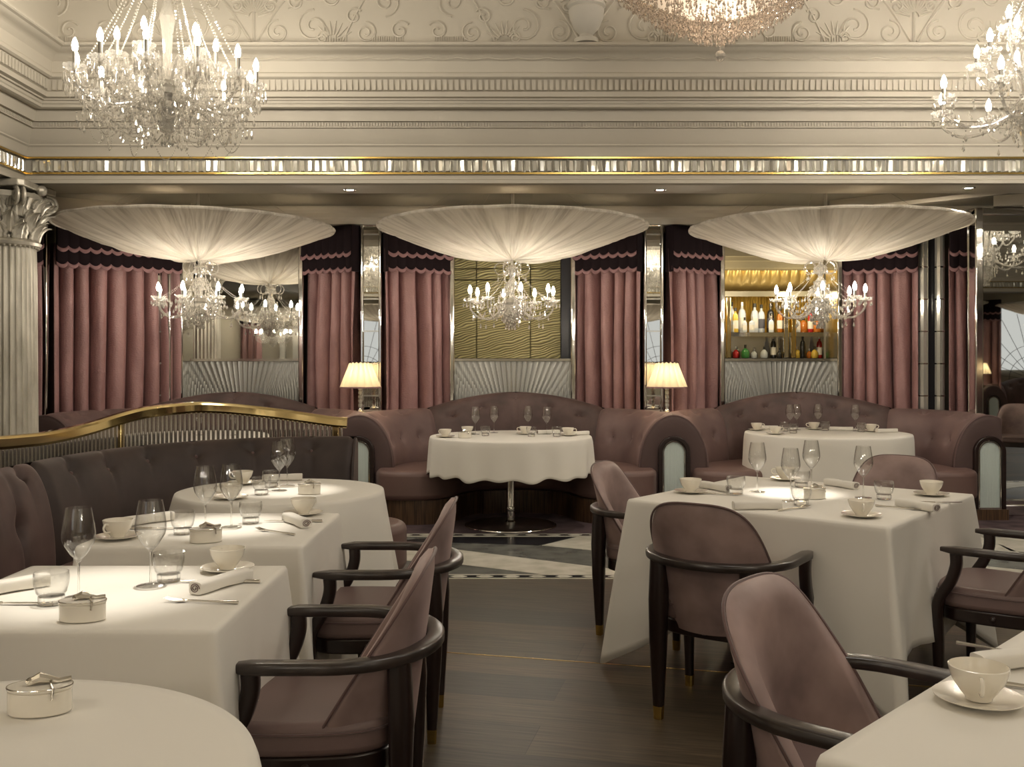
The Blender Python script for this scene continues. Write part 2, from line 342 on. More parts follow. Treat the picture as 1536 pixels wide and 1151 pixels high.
# ceilings: low over the alcoves, coffer raised
CX0, CY0, CY1 = -3.612, -1.1, 7.2
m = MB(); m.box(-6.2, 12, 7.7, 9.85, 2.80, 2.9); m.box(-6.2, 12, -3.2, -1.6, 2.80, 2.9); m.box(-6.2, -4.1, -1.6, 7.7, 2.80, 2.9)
struct('ceiling', m, mat('alcove_ceiling_dark', (.20, .185, .145), .8))  # low ceiling in one even darker olive tone
m = MB(); m.box(-4.1, 12, -1.6, 7.7, 4.35, 4.45); struct('ceiling', m, PLASTER)
def zz(y, s): return 1.34 + (545 - y) * (7.2 - s) / F
prof = [(-.5, 2.80), (-.5, 2.690), (-.36, 2.690), (-.34, 2.678), (-.08, 2.678), (-.06, 2.69), (0, zz(275, 0)), (0, zz(270, 0)), (-.02, zz(268, 0)), (-.02, zz(262, 0)), (.004, zz(261.5, 0)), (.004, zz(260, 0)),
        (-.03, zz(259.5, 0)), (-.03, zz(237.5, 0)), (.0, zz(237, 0)), (.012, zz(235, 0)), (.012, zz(231, 0)), (.03, zz(222, 0)), (.042, zz(220, 0)), (.042, zz(218, 0)), (.05, zz(216, 0)), (.085, zz(193, .08)), (.11, zz(192, .1)), (.11, zz(190.5, .1)),
        (.09, zz(190, .09)), (.09, zz(183, .09)), (.125, zz(182, .12)), (.125, zz(180, .12)), (.145, zz(164, .14)), (.20, zz(163.5, .2)), (.225, zz(161, .22)), (.225, zz(157, .22)),
        (.235, zz(155, .23)), (.235, zz(151, .23)), (.26, zz(150, .26)), (.26, zz(147.5, .26)), (.30, zz(145, .3)), (.30, zz(137.5, .3)), (.315, zz(136, .31)), (.325, zz(118.5, .325)), (.35, zz(118, .35)),
        (.37, zz(115, .37)), (.37, zz(110, .37)), (.36, zz(108, .36)), (.37, zz(92, .37)), (.40, zz(84, .40)), (.42, zz(80, .42)), (.44, zz(78, .44)), (.46, zz(76, .46)), (.49, zz(70, .49)), (.52, zz(68, .52)), (.53, zz(66, .53)), (.53, zz(63, .53)),
        (.45, zz(62, .53)), (.45, 4.36)]
m = MB(); vs = []; n = len(prof)
corner = lambda s: [(CX0+s, CY1-s), (12.0, CY1-s)]
path = [lambda s: (12.0, CY1-s), lambda s: (CX0+s, CY1-s), lambda s: (CX0+s, CY0+s), lambda s: (12.0, CY0+s)]
for p in path:
    for s, z in prof: vs.append((*p(s), z))
m.add(vs, [(k*n+i, k*n+i+1, (k+1)*n+i+1, (k+1)*n+i) for k in range(3) for i in range(n-1)])
struct('ceiling_cornice', m, PLASTER, sharp=25)
# tongue band and dentil band: raised blocks running along the cornice
def blocks(m, pitch, w, s0, s1, z0, z1, gapf=None):
    x = CX0 + s1 + .02; k = 0
    while x < 11:
        if not gapf or gapf(k): m.box(x, x+w, CY1-s1, CY1-s0, z0, z1)
        x += pitch; k += 1
    y = CY1 - s1 - .02 - w; k = 0
    while y > 0:
        if not gapf or gapf(k): m.box(CX0+s0, CX0+s1, y, y+w, z0, z1)
        y -= pitch; k += 1
m = MB(); blocks(m, .042, .027, .318, .331, zz(135, .33), zz(120, .33)); struct('ceiling_cornice_tongues', m, PLASTER)
m = MB(); blocks(m, .021, .012, .085, .098, zz(189, .1), zz(184, .1)); struct('ceiling_cornice_dentils', m, PLASTER)
# scalloped swag line under the top ledge
m = MB(); P = []
x = CX0 + .5
while x < 9: P += [(x + t*.21, CY1 - .392, zz(86, .4) - .012*sin(pi*t)) for t in (0, .25, .5, .75)]; x += .21
m.tube(P, .006, 5); struct('ceiling_cornice_scallops', m, PLASTER)
# frieze ornament: scrolls, palmettes, flutes, vases in low relief
def spiral(cx, cz, r, turns, a0, sgn, n=26):
    return [(cx + sgn*r*(1-.82*t)*cos(a0 + turns*2*pi*t), CY1-.452, cz + r*(1-.82*t)*sin(a0 + turns*2*pi*t)) for t in [i/n for i in range(n+1)]]
m = MB(); zf = zz(62, .53)
for k in range(-1, 5):
    x0 = -2.95 + k*2.3 + 1.15
    for sg in (-1, 1):
        m.tube(spiral(x0+sg*.17, zf+.09, .085, 1.6, pi/2, sg), .008, 5)
        m.tube(spiral(x0+sg*.42, zf+.13, .12, 1.5, pi/2, sg), .009, 5)
        m.tube(spiral(x0+sg*.78, zf+.085, .075, 1.6, pi/2, -sg), .008, 5)
        m.tube(spiral(x0+sg*.92, zf+.3, .10, 1.4, -pi/2, sg), .009, 5)
        m.tube(spiral(x0+sg*.24, zf+.36, .11, 1.4, -pi/2, sg), .009, 5)
        m.tube([(x0+sg*(.02+.55*t), CY1-.452, zf+.02+.42*sin(t*2.2)) for t in [i/14 for i in range(15)]], .010, 5)
        m.tube([(x0+sg*(.62+.42*t), CY1-.452, zf+.02+.5*(1-(1-t)**2)) for t in [i/10 for i in range(11)]], .008, 5)
        for q in range(9): m.box(x0+sg*(.5+.018*q)-.003, x0+sg*(.5+.018*q)+.003, CY1-.457, CY1-.45, zf+.005, zf+.05+.012*(q % 3))
        for q in range(8):
            a = .2 + q*.17; m.tube([(x0+sg*r_*cos(a), CY1-.452, zf+.2+r_*sin(a)) for r_ in (.03, .09, .14)], lambda t: .012*(1-.7*t), 5)
    for sg in (-1, 1):
        for cx_, cz_, r_ in ((.30, .30, .07), (.55, .33, .085), (.70, .20, .06), (1.02, .10, .07), (1.05, .42, .08), (.12, .27, .05), (.48, .05, .045)): m.tube(spiral(x0+sg*cx_, zf+cz_, r_, 1.3, pi*.2, sg), .009, 5)
        for q in range(7): a = .5+q*.3; m.tube([(x0+sg*(.55+r_*cos(a)), CY1-.452, zf+.02+r_*sin(a)) for r_ in (.05, .10, .15)], lambda t: .011*(1-.7*t), 5)
        for q in range(14): m.box(x0+sg*(.83+.016*q)-.003, x0+sg*(.83+.016*q)+.003, CY1-.457, CY1-.45, zf+.005, zf+.06)
    m.tube([(x0, CY1-.452, zf+.0), (x0, CY1-.452, zf+.6)], .011, 5)
struct('wall_frieze_ornament', m, PLASTER)
m = MB()
for px in (395, 880, 1005+360):
    X = gx(px, 6.7)
    if px == 880:
        m.lathe([(.085, 0), (.085, .03), (.05, .045), (.045, .06), (.06, .075), (.085, .10), (.115, .17), (.125, .23), (.12, .24), (.135, .255), (.13, .28), (.11, .30), (.15, .34), (.15, .36), (.01, .365)], 24, (X, CY1-.46, zf+.005))
struct('wall_frieze_vase', m, SOFFIT_W)
# gold rails and crystal band
zc0, zc1 = zz(259, 0), zz(238, 0)
m = MB()
for z in (zc0-.012, zc1): m.box(CX0-.01, 11, CY1-.008, CY1+.02, z, z+.013); m.box(CX0-.02, CX0+.008, -1, CY1, z, z+.013)
for z in (zc0-.012, zc1): m.box(CX0-.01, 11, CY0-.02, CY0+.008, z, z+.013)
struct('trim_1', m, GOLD)
m = MB(); random.seed(3)
def cblock(m, ax, p, w, face):
    t1, t2 = random.uniform(-.006, .006), random.uniform(-.004, .004)
    dep = .024; zc = (zc0+zc1)/2
    b = [(0, zc0+.003), (w-.004, zc0+.003), (w-.004, zc1-.003), (0, zc1-.003)]
    f = [(w*.25, zc0+.014), (w*.7, zc0+.014), (w*.7, zc1-.014), (w*.25, zc1-.014)]
    V = [(u, 0, z) for u, z in b] + [(u, dep + t1*(1 if i in (0, 3) else -1) + t2*(1 if i < 2 else -1), z) for i, (u, z) in enumerate(f)]
    if ax == 0: V = [(p+u, face[0] - face[1]*d, z) for u, d, z in V]
    else: V = [(face[0] + d, p+u, z) for u, d, z in V]
    m.add(V, [(0, 1, 2, 3), (4, 5, 6, 7), (0, 1, 5, 4), (1, 2, 6, 5), (2, 3, 7, 6), (3, 0, 4, 7)])
x = CX0 + .03
while x < 10.9: cblock(m, 0, x, .054, (CY1+.03, 1)); cblock(m, 0, x, .054, (CY0-.03, -1)); x += .054
y = 2.2
while y < CY1: cblock(m, 1, y, .054, (CX0-.03, 1)); y += .054
struct('trim_2', m, ANTIQUE, sharp=5)
random.seed(7)
# cornice where the alcove wall meets its ceiling
def strip(path2, z0, z1, dep, name, mt):
    m = MB()
    pr = [(0, z0), (dep*.25, z0), (dep*.3, z0+(z1-z0)*.3), (dep*.55, z0+(z1-z0)*.38), (dep*.6, z0+(z1-z0)*.62), (dep*.9, z0+(z1-z0)*.75), (dep, z1-.01), (dep, z1)]
    n = len(pr); vs = []
    for i, p in enumerate(path2):
        a = Vector(path2[max(i-1, 0)]); b = Vector(path2[min(i+1, len(path2)-1)]); d = (b-a).normalized(); nn = Vector((d.y, -d.x))
        for s, z in pr: vs.append((p[0]+nn.x*s, p[1]+nn.y*s, z))
    m.add(vs, [(k*n+i, k*n+i+1, (k+1)*n+i+1, (k+1)*n+i) for k in range(len(path2)-1) for i in range(n-1)])
    m.prism([(p[0], p[1]) for p in path2] + [(path2[-1][0]+.3, WY), (path2[0][0]-.3, WY)], z0, z1)
    return struct(name, m, mt, sharp=25)
strip([(-5.6, 7.75), (-4.35, 8.42), (-3.35, 9.12), (4.5, 9.12), (4.55, 8.45)], 2.645, 2.80, .14, 'trim_3', PLASTER)
m = MB(); m.obox((2.85, 8.7), (3.9, 7.7), .22, 2.72, 2.80); m.obox((4.2, 8.45), (5.6, 7.7), .3, 2.71, 2.80); m.obox((-5.2, 7.7), (-3.4, 8.9), .25, 2.70, 2.80)
struct('trim_4', m, PLASTER)

# ---- windows in the back wall
def sunburst(x0, x1, name, par=None):
    xc = (x0+x1)/2
    def fn(u, v):
        x = x0+(x1-x0)*u; z = .55+(1.366-.55)*v; a = atan2(z-.42, x-xc); t = min(1, ((a*56/pi) % 1)*2.2)
        return (x, 9.535 - .0045*(1-abs(2*t-1)), z)
    m = MB(); m.grid(fn, 520, 24); return struct(name, m, SILVERP, sharp=12, normals=False)
SILVERP = mat('silver_pleated_panel', (.44, .44, .41), .30, .85)
MOIRE = mat('bronze_moire_glass', (.45, .36, .12), .42, .45)
def moire(m):
    t, b = NT(m); N = t.nodes; L = t.links
    tc = N.new('ShaderNodeTexCoord'); mp = N.new('ShaderNodeMapping'); mp.inputs['Rotation'].default_value = (0, radians(24), 0); mp.inputs['Scale'].default_value = (.6, 1, 1)
    w = N.new('ShaderNodeTexWave'); w.wave_type = 'BANDS'; w.bands_direction = 'Z'; w.inputs['Scale'].default_value = 14; w.inputs['Distortion'].default_value = 9; w.inputs['Detail'].default_value = 1.2; w.inputs['Detail Scale'].default_value = .6
    cr = N.new('ShaderNodeValToRGB'); cr.color_ramp.elements[0].color = (.09, .075, .03, 1); cr.color_ramp.elements[1].color = (.25, .215, .09, 1); cr.color_ramp.elements[0].position = .1; cr.color_ramp.elements[1].position = .5
    L.new(tc.outputs['Object'], mp.inputs[0]); L.new(mp.outputs[0], w.inputs['Vector']); L.new(w.outputs['Fac'], cr.inputs[0]); L.new(cr.outputs[0], b.inputs['Base Color'])
    bp = N.new('ShaderNodeBump'); bp.inputs['Strength'].default_value = .5; bp.inputs['Distance'].default_value = .004; L.new(w.outputs['Fac'], bp.inputs['Height']); L.new(bp.outputs[0], b.inputs['Normal'])
moire(MOIRE)
WINX = [(-3.207, -2.057), (-.572, .585), (2.05, 3.17)]
for i, (x0, x1) in enumerate(WINX):
    r = thing('window_%d' % (i+1), 'x', 'window', ((x0+x1)/2, 9.55, 1.37)); del r['label']; del r['category']; r['kind'] = 'structure'
    inv = Matrix.Translation((-(x0+x1)/2, -9.55, -1.37))
    m = MB()
    for x in (x0-.035, x1-.015): m.box(x, x+.05, 9.38, 9.75, .5, 2.66)
    m.xf(inv); struct('window_frame', m, CHROME, r, mods=[('bevel', .012, 2)])
    m = MB(); m.box(x0, x1, 9.50, 9.56, 1.36, 1.385); m.xf(inv); struct('window_sill', m, CHROME, r)
    o = sunburst(x0, x1, 'lower_panel'); o.parent = r; o.location = (-(x0+x1)/2, -9.55, -1.37); del o['kind']
    if i == 0:
        m = MB(); m.box(x0, x1, 9.55, 9.57, 1.385, 2.66); m.xf(inv); struct('mirror_pane', m, MIRROR, r)
    if i == 1:
        for q, (a, b) in enumerate(((x0, -.352), (-.348, .18), (.184, .48))):
            for z0, z1, dy in ((1.385, 2.16, 0), (2.164, 2.27, -.01), (2.274, 2.66, 0)):
                m = MB(); m.box(a, b, 9.56+dy, 9.60, z0, z1); m.xf(inv); struct('moire_panel', m, MOIRE, r, mods=[('bevel', .006, 2)])
        m = MB(); m.box(.484, x1, 9.55, 9.6, 1.385, 2.66); m.xf(inv); struct('dark_reveal', m, STONE_BK, r)
# mirrored pilasters
def pilaster(x0, x1, idx, y=9.15):
    m = MB(); m.box(x0+.022, x1-.022, y, 9.7, .4, 2.63); p = struct('trim_%d' % idx, m, MIRROR)
    m = MB()
    for a in (x0, x1-.03): m.box(a, a+.03, y-.03, 9.7, .4, 2.645)
    m.box(x0, x1, y-.025, 9.7, 2.63, 2.65); o = struct('chrome_edge', m, CHROME, p, mods=[('bevel', .010, 2)])
    m = MB()
    for k in range(7): z = .72 + k*.305; m.box(x0+.02, x1-.02, y-.008, y+.01, z, z+.014)
    struct('mirror_joint', m, ANTIQUE, p)
pilaster(-1.43, -1.228, 5); pilaster(1.24, 1.43, 6); pilaster(-3.42, -3.27, 7, 9.3)
# paired glass columns at the right end
m = MB(); m.box(3.87, 4.10, 9.24, 9.7, .4, 2.64); p = struct('trim_8', m, STONE_BK)
for x in (3.905, 4.06):
    m = MB(); m.lathe([(.045, .4), (.045, 2.64)], 10, (x, 9.2, 0)); struct('glass_column', m, ANTIQUE, p, sharp=5)
    m = MB()
    for k in range(7): z = .72 + k*.305; m.lathe([(.048, 0), (.048, .012)], 10, (x, 9.2, z))
    struct('chrome_ring', m, CHROME, p)
# large wall mirror at the right end
m = MB(); m.box(4.12, 7.2, 8.50, 8.54, .1, 2.64); p = struct('wall_mirror', m, MIRROR)
m = MB(); m.box(4.05, 4.12, 8.46, 8.60, .0, 2.70); m.box(4.05, 7.2, 8.47, 8.6, 2.64, 2.70); m.box(4.16, 7.2, 8.48, 8.6, 0, .1)
struct('mirror_frame', m, CHROME, p, mods=[('bevel', .01, 2)])
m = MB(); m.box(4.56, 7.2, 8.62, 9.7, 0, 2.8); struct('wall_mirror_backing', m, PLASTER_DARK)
# recessed downlights
def downlight(px, py, z, label):
    X, Y = on(px, py, z)
    t = thing('recessed_downlight', label, 'downlight', (X, Y, z), group=None)
    m = MB(); m.sheetlathe([(.028, -.001), (.045, -.006), (.050, 0)], 20); obj('bezel', m, CHROME, t)
    m = MB(); m.lathe([(.029, -.002), (.001, -.0021)], 20); obj('lens', m, SPOTDISC, t)
    L = bpy.data.lights.new('downlight_beam', 'SPOT'); L.energy = DL; L.spot_size = radians(95); L.spot_blend = .8; L.color = (1, .93, .82); L.shadow_soft_size = .03; l = bpy.data.objects.new('downlight_beam', L); COL.objects.link(l); l.parent = t; l.location = (0, 0, -.02)
downlight(525, 285, 2.676, 'round recessed downlight in the beam between the left and middle silk canopies')
downlight(990, 285, 2.676, 'round recessed downlight in the beam above the gap right of the middle canopy')
downlight(1453, 282, 2.676, 'round recessed downlight in the beam nearest the big wall mirror')
downlight(1419, 290, 2.798, 'small lit downlight in the alcove ceiling behind the right canopy rim')
downlight(1326, 304, 2.798, 'small lit downlight in the alcove ceiling directly over the right canopy')

# ---- fluted silver column with a leafy capital
XC, YC, RC = -3.80, 7.25, .225
cw = thing('column_1', 'x', 'x', (XC, YC, 0)); del cw['label']; del cw['category']; cw['kind'] = 'structure'
m = MB(); NF = 34
def flute(a, j): return 1 - .055*max(0, abs(sin(a*NF/2)))**.7
m.lathe([(RC*1.10, .35), (RC*1.04, .5), (RC*1.02, 1.2), (RC, 2.0), (RC*.97, 2.22)], NF*7, rip=flute); m.lathe([(RC*1.3, 0), (RC*1.3, .2), (RC*1.15, .22), (RC*1.2, .3), (RC*1.12, .36)], 32)
struct('shaft', m, SILVERLEAF, cw)
m = MB(); m.lathe([(RC*.98, 2.20), (RC*1.10, 2.215), (RC*1.14, 2.235), (RC*1.06, 2.25), (RC*.95, 2.262), (RC*.9, 2.3), (RC*.95, 2.45), (RC*1.2, 2.56), (RC*1.15, 2.6)], 40)
for k in range(40): m.ball((RC*1.03*cos(k*pi/20), RC*1.03*sin(k*pi/20), 2.205), .012, 6, 4)
struct('necking', m, SILVERLEAF, cw)
def leaf(m, a, r0, z0, h, w, curl):
    def fn(u, v):
        uu = (u-.5)*2; ww = w*(1-.15*v)*(sin(pi*min(1, .25+v*.8))**.6)*(1+.10*sin(v*22)); 
        out = .012 + .03*v + curl*v**4; z = z0 + h*(v - .18*max(0, v-.8)/.2*(v-.8)*4)
        r = r0 + out + .012*(1-abs(uu)) + .008*cos(uu*9); aa = a + uu*ww/r0/2
        return (r*cos(aa), r*sin(aa), z)
    m.grid(fn, 10, 12)
m = MB()
for k in range(10): leaf(m, k*pi/5, RC*.93, 2.255, .13, .125, .07)
for k in range(10): leaf(m, k*pi/5+pi/10, RC*.95, 2.30, .17, .12, .09)
for k in range(10): leaf(m, k*pi/5, RC*.97, 2.42, .15, .11, .10)
for k in range(24): leaf(m, k*pi/12+.1, RC*1.02, 2.33+.08*(k%3), .07, .05, .04)
struct('acanthus_leaves', m, SILVERLEAF, cw, mods=[('solid', .008)])
m = MB()
for k in range(4):
    a = pi/4 + k*pi/2; d = Vector((cos(a), sin(a), 0)); s = Vector((-sin(a), cos(a), 0)); c = d*RC*1.38 + Vector((0, 0, 2.555))
    for off in (-.022, .022):
        m.tube([tuple(c + s*off + d*(.068*(1-.85*t))*cos(pi/2+.3 - t*4.2*pi) + Vector((0, 0, .068*(1-.85*t)*sin(pi/2+.3 - t*4.2*pi)))) for t in [i/40 for i in range(41)]], .013, 6)
    m.tube([tuple(d*RC*1.05 + Vector((0, 0, 2.38))), tuple(d*RC*1.12 + Vector((0, 0, 2.5))), tuple(d*RC*1.3 + Vector((0, 0, 2.61)))], .018, 6)
for k in range(4):
    a = k*pi/2; m.ball((RC*1.25*cos(a), RC*1.25*sin(a), 2.63), .04, 8, 6)
    for q in (-1, 1):
        a2 = a + q*.22; m.tube([(RC*1.12*cos(a2) + .03*cos(t)*-sin(a2), RC*1.12*sin(a2) + .03*cos(t)*cos(a2), 2.57+.03*sin(t)) for t in [i*.7 for i in range(8)]], .009, 5)
struct('volute', m, SILVERLEAF, cw)
m = MB(); P = []
for k in range(4):
    a = pi/4 + k*pi/2; P += [(RC*1.62*cos(a-.07), RC*1.62*sin(a-.07)), (RC*1.62*cos(a+.07), RC*1.62*sin(a+.07)), (RC*1.22*cos(a+.5), RC*1.22*sin(a+.5)), (RC*1.16*cos(a+pi/4), RC*1.16*sin(a+pi/4)), (RC*1.22*cos(a+pi/2-.5), RC*1.22*sin(a+pi/2-.5))]
m.prism(P, 2.625, 2.675); struct('abacus', m, SILVERLEAF, cw, mods=[('bevel', .008, 2)])

# ---- the bar seen through the right-hand window
BX0, BX1, BY = 1.6, 4.4, 11.9
GOLDWALL = mat('gilt_reeded_wall', (.62, .43, .10), .35, .7); bump(GOLDWALL, 'wave', 9, .8, .03)
m = MB(); m.box(BX0, BX1, BY, BY+.1, 0, 3.1); m.box(BX0-.1, BX0, 9.85, BY, 0, 3.1); m.box(BX1, BX1+.1, 9.85, BY, 0, 3.1); struct('wall_bar', m, GOLDWALL)
m = MB(); m.box(BX0, BX1, 9.85, BY, 3.0, 3.1); struct('ceiling_bar', m, PLASTER_DARK)
m = MB(); m.box(BX0, BX1, 9.9, BY, -.1, 0); struct('floor_bar', m, STONE_BK)
YB = 11.5
m = MB()
def cove(u, v):                                     # scalloped gilt cove above the shelves
    x = BX0 + (BX1-BX0)*u; a = v*pi/2; r = .30 + .06*abs(sin(x*pi/.115)); return (x, YB+.32 - r*sin(a)*.9, gz(438, YB) + .32*(1-cos(a)) + .01 + (r-.30)*.8*sin(a) )
m.grid(cove, 280, 12); struct('trim_9', m, mat('gilt_cove', (.75, .57, .24), .38, .6), sharp=50)
m = MB()
for k, (z0, z1, d) in enumerate(((gz(402, YB-.3), gz(392, YB-.3), 0), (gz(392, YB-.3), gz(386, YB-.3), .05), (gz(386, YB-.3), 3.0, .1))): m.box(BX0, BX1, YB-.3-d, YB, z0, z1)
struct('trim_10', m, PLASTER_DARK)
m = MB(); m.box(BX0, BX1, YB-.12, YB-.02, gz(446, YB), gz(438, YB)); struct('trim_11', m, ANTIQUE)
ZS = gz(499, YB); ZB = gz(537.5, YB)
BARU = thing('back_bar_unit', 'gilt and chrome back bar unit with shelf and counter seen through the right-hand window', 'back bar', (2.9, YB, 0))
iv = Matrix.Translation((-2.9, -YB, 0))
m = MB(); m.box(BX0, BX1, YB-.1, YB+.15, ZS-.05, ZS-.002); m.xf(iv); obj('shelf', m, CHROME, BARU)
m = MB(); m.box(BX0, BX1, YB-.3, YB+.38, 0, ZB-.002); m.xf(iv); obj('counter', m, STONE_BK, BARU)
for px in (1090, 1187, 1176, 1262):
    X = gx(px, YB); m = MB(); m.box(X-.028, X+.028, YB-.11, YB-.05, ZB, gz(446, YB)); m.xf(iv); obj('upright', m, BRASS if px != 1176 else CHROME, BARU, mods=[('bevel', .01, 2)])
m = MB(); m.box(BX0, BX1, YB+.2, YB+.22, ZB, ZS-.05); m.xf(iv); obj('mirrored_back', m, ANTIQUE, BARU)
def bottle(prof, m1, capm, lab, X, Y, z, s, labm=None, label='', kindg=None):
    t = thing('bottle', label, 'bottle', (X, Y, z), random.uniform(0, 3), kindg)
    P = {'round': [(.001, 0), (.036, .002), (.038, .01), (.038, .19), (.030, .225), (.014, .245), (.013, .29), (.015, .292), (.015, .30)],
         'square': [(.001, 0), (.046, .002), (.048, .01), (.048, .15), (.038, .175), (.015, .19), (.015, .235)],
         'squat': [(.001, 0), (.05, .003), (.058, .03), (.055, .09), (.03, .125), (.014, .135), (.014, .17)]}[prof]
    P = [(r*s, z_*s) for r, z_ in P]
    m = MB(); m.lathe(P, 4 if prof == 'square' else 16); obj('glass_body', m, m1, t)
    top = P[-1][1]; r = P[-1][0]; m = MB(); m.lathe([(r*1.15, top-.03*s), (r*1.15, top+.012), (.001, top+.013)], 12); obj('stopper', m, capm, t)
    if labm:
        rr = P[3][0]*1.015; m = MB(); m.sheetlathe([(rr, P[3][1]*.25), (rr, P[3][1]*.8)], 4 if prof == 'square' else 16); obj('paper_label', m, labm, t)
    return t
def bm_(n, c, e=.0, r=.15, tr=.0):
    m = mat(n, c, r, 0, Transmission_Weight=tr); return m
B_CLR = bm_('frosted_spirit', (.75, .80, .86), r=.3, tr=.3); B_AMB = bm_('amber_glass', (.45, .14, .02)); B_GRN = bm_('green_glass', (.05, .22, .06)); B_RED = bm_('red_glass', (.40, .02, .02)); B_DK = bm_('dark_glass', (.02, .02, .02)); B_YEL = bm_('yellow_liqueur', (.65, .45, .08))
LABW = mat('paper_label', (.75, .72, .66), .6); LABD = mat('dark_label', (.08, .08, .1), .5); CAPD = mat('black_stopper', (.02, .02, .02), .4); CAPS = mat('silver_stopper', (.6, .6, .62), .3, 1)
random.seed(5)
top = [(1093, 'round', B_CLR, 'clear spirit bottle with white label first from the left on the upper bar shelf', 1.05), (1097, 'round', B_CLR, 'taller clear spirit bottle just behind the first one on the upper bar shelf', 1.2),
       (1103, 'round', B_YEL, 'yellow liqueur bottle between the frosted squares on the upper bar shelf', .95), (1113, 'round', B_CLR, 'tall clear bottle with black stopper below the first chandelier bulb', 1.2), (1117, 'square', B_CLR, 'square frosted bottle in front of the tall black stoppered bottle', .72),
       (1132, 'round', B_CLR, 'clear bottle with pale yellow band mid upper bar shelf', 1.15), (1128, 'square', B_CLR, 'square frosted bottle at the foot of the yellow banded bottle', .75), (1142, 'round', B_CLR, 'clear bottle with grey print and dark stopper on the upper bar shelf', 1.1),
       (1156, 'round', B_DK, 'dark labelled tall bottle right of the grey print bottle', 1.15), (1157, 'square', B_CLR, 'square frosted bottle before the dark labelled tall bottle', .8), (1101, 'square', B_CLR, 'square frosted bottle second from the left on the upper bar shelf', .75),
       (1170, 'round', B_AMB, 'slim bottle with orange label left of the brass bar upright', .95), (1196, 'square', B_CLR, 'pale square bottle just right of the brass bar upright', .75), (1205, 'squat', B_AMB, 'amber squat bottle with white label under the right chandelier', 1.1),
       (1216, 'round', B_RED, 'dark red bottle below the chandelier centre on the upper bar shelf', .9), (1226, 'squat', B_AMB, 'amber squat bottle second right of the red bottle', 1.0), (1238, 'squat', B_AMB, 'orange amber bottle near the right end of the upper bar shelf', 1.2), (1246, 'round', B_DK, 'black bottle at the right end of the upper bar shelf', .9)]
for i, (px, pr, mt, lb, s) in enumerate(top):
    Y = YB - .04 + (.11 if s > 1 else 0); bottle(pr, mt, CAPD if i % 3 else CAPS, 0, gx(px, Y), Y, ZS, s*.98, LABD if i in (7, 8) else LABW, lb, 'bottles on the upper bar shelf')
low = [(1092, 'squat', B_GRN, 'green bottle at the left end of the lower bar counter'), (1104, 'squat', B_RED, 'red squat bottle second on the lower bar counter'), (1118, 'squat', B_GRN, 'pale green bottle third on the lower bar counter'),
       (1131, 'squat', B_CLR, 'clear cube bottle with black stopper on the lower bar counter'), (1146, 'squat', B_CLR, 'clear ribbed bottle right of the cube bottle on the counter'), (1160, 'round', B_DK, 'dark bottle left of the chrome bar upright on the counter'),
       (1169, 'squat', B_DK, 'dark squat bottle touching the brass bar upright on the counter'), (1196, 'squat', B_YEL, 'yellow bottle first right of the brass upright on the counter'), (1204, 'round', B_DK, 'dark slim bottle over the yellow one on the counter'),
       (1214, 'squat', B_AMB, 'amber bottle below the red one on the lower counter'), (1222, 'squat', B_YEL, 'golden bottle left of the small red bottle on the counter'), (1229, 'round', B_RED, 'small red bottle on the lower bar counter'), (1240, 'square', B_CLR, 'white label box bottle near the right end of the counter'), (1248, 'squat', B_AMB, 'amber bottle at the right end of the lower counter')]
for i, (px, pr, mt, lb) in enumerate(low):
    Y = YB - .02 + .07*(i % 2); bottle(pr, mt, CAPS if i % 2 else CAPD, 0, gx(px, Y), Y, ZB, .62 + .12*(i % 3), LABW if i % 2 else None, lb, 'bottles on the lower bar counter')
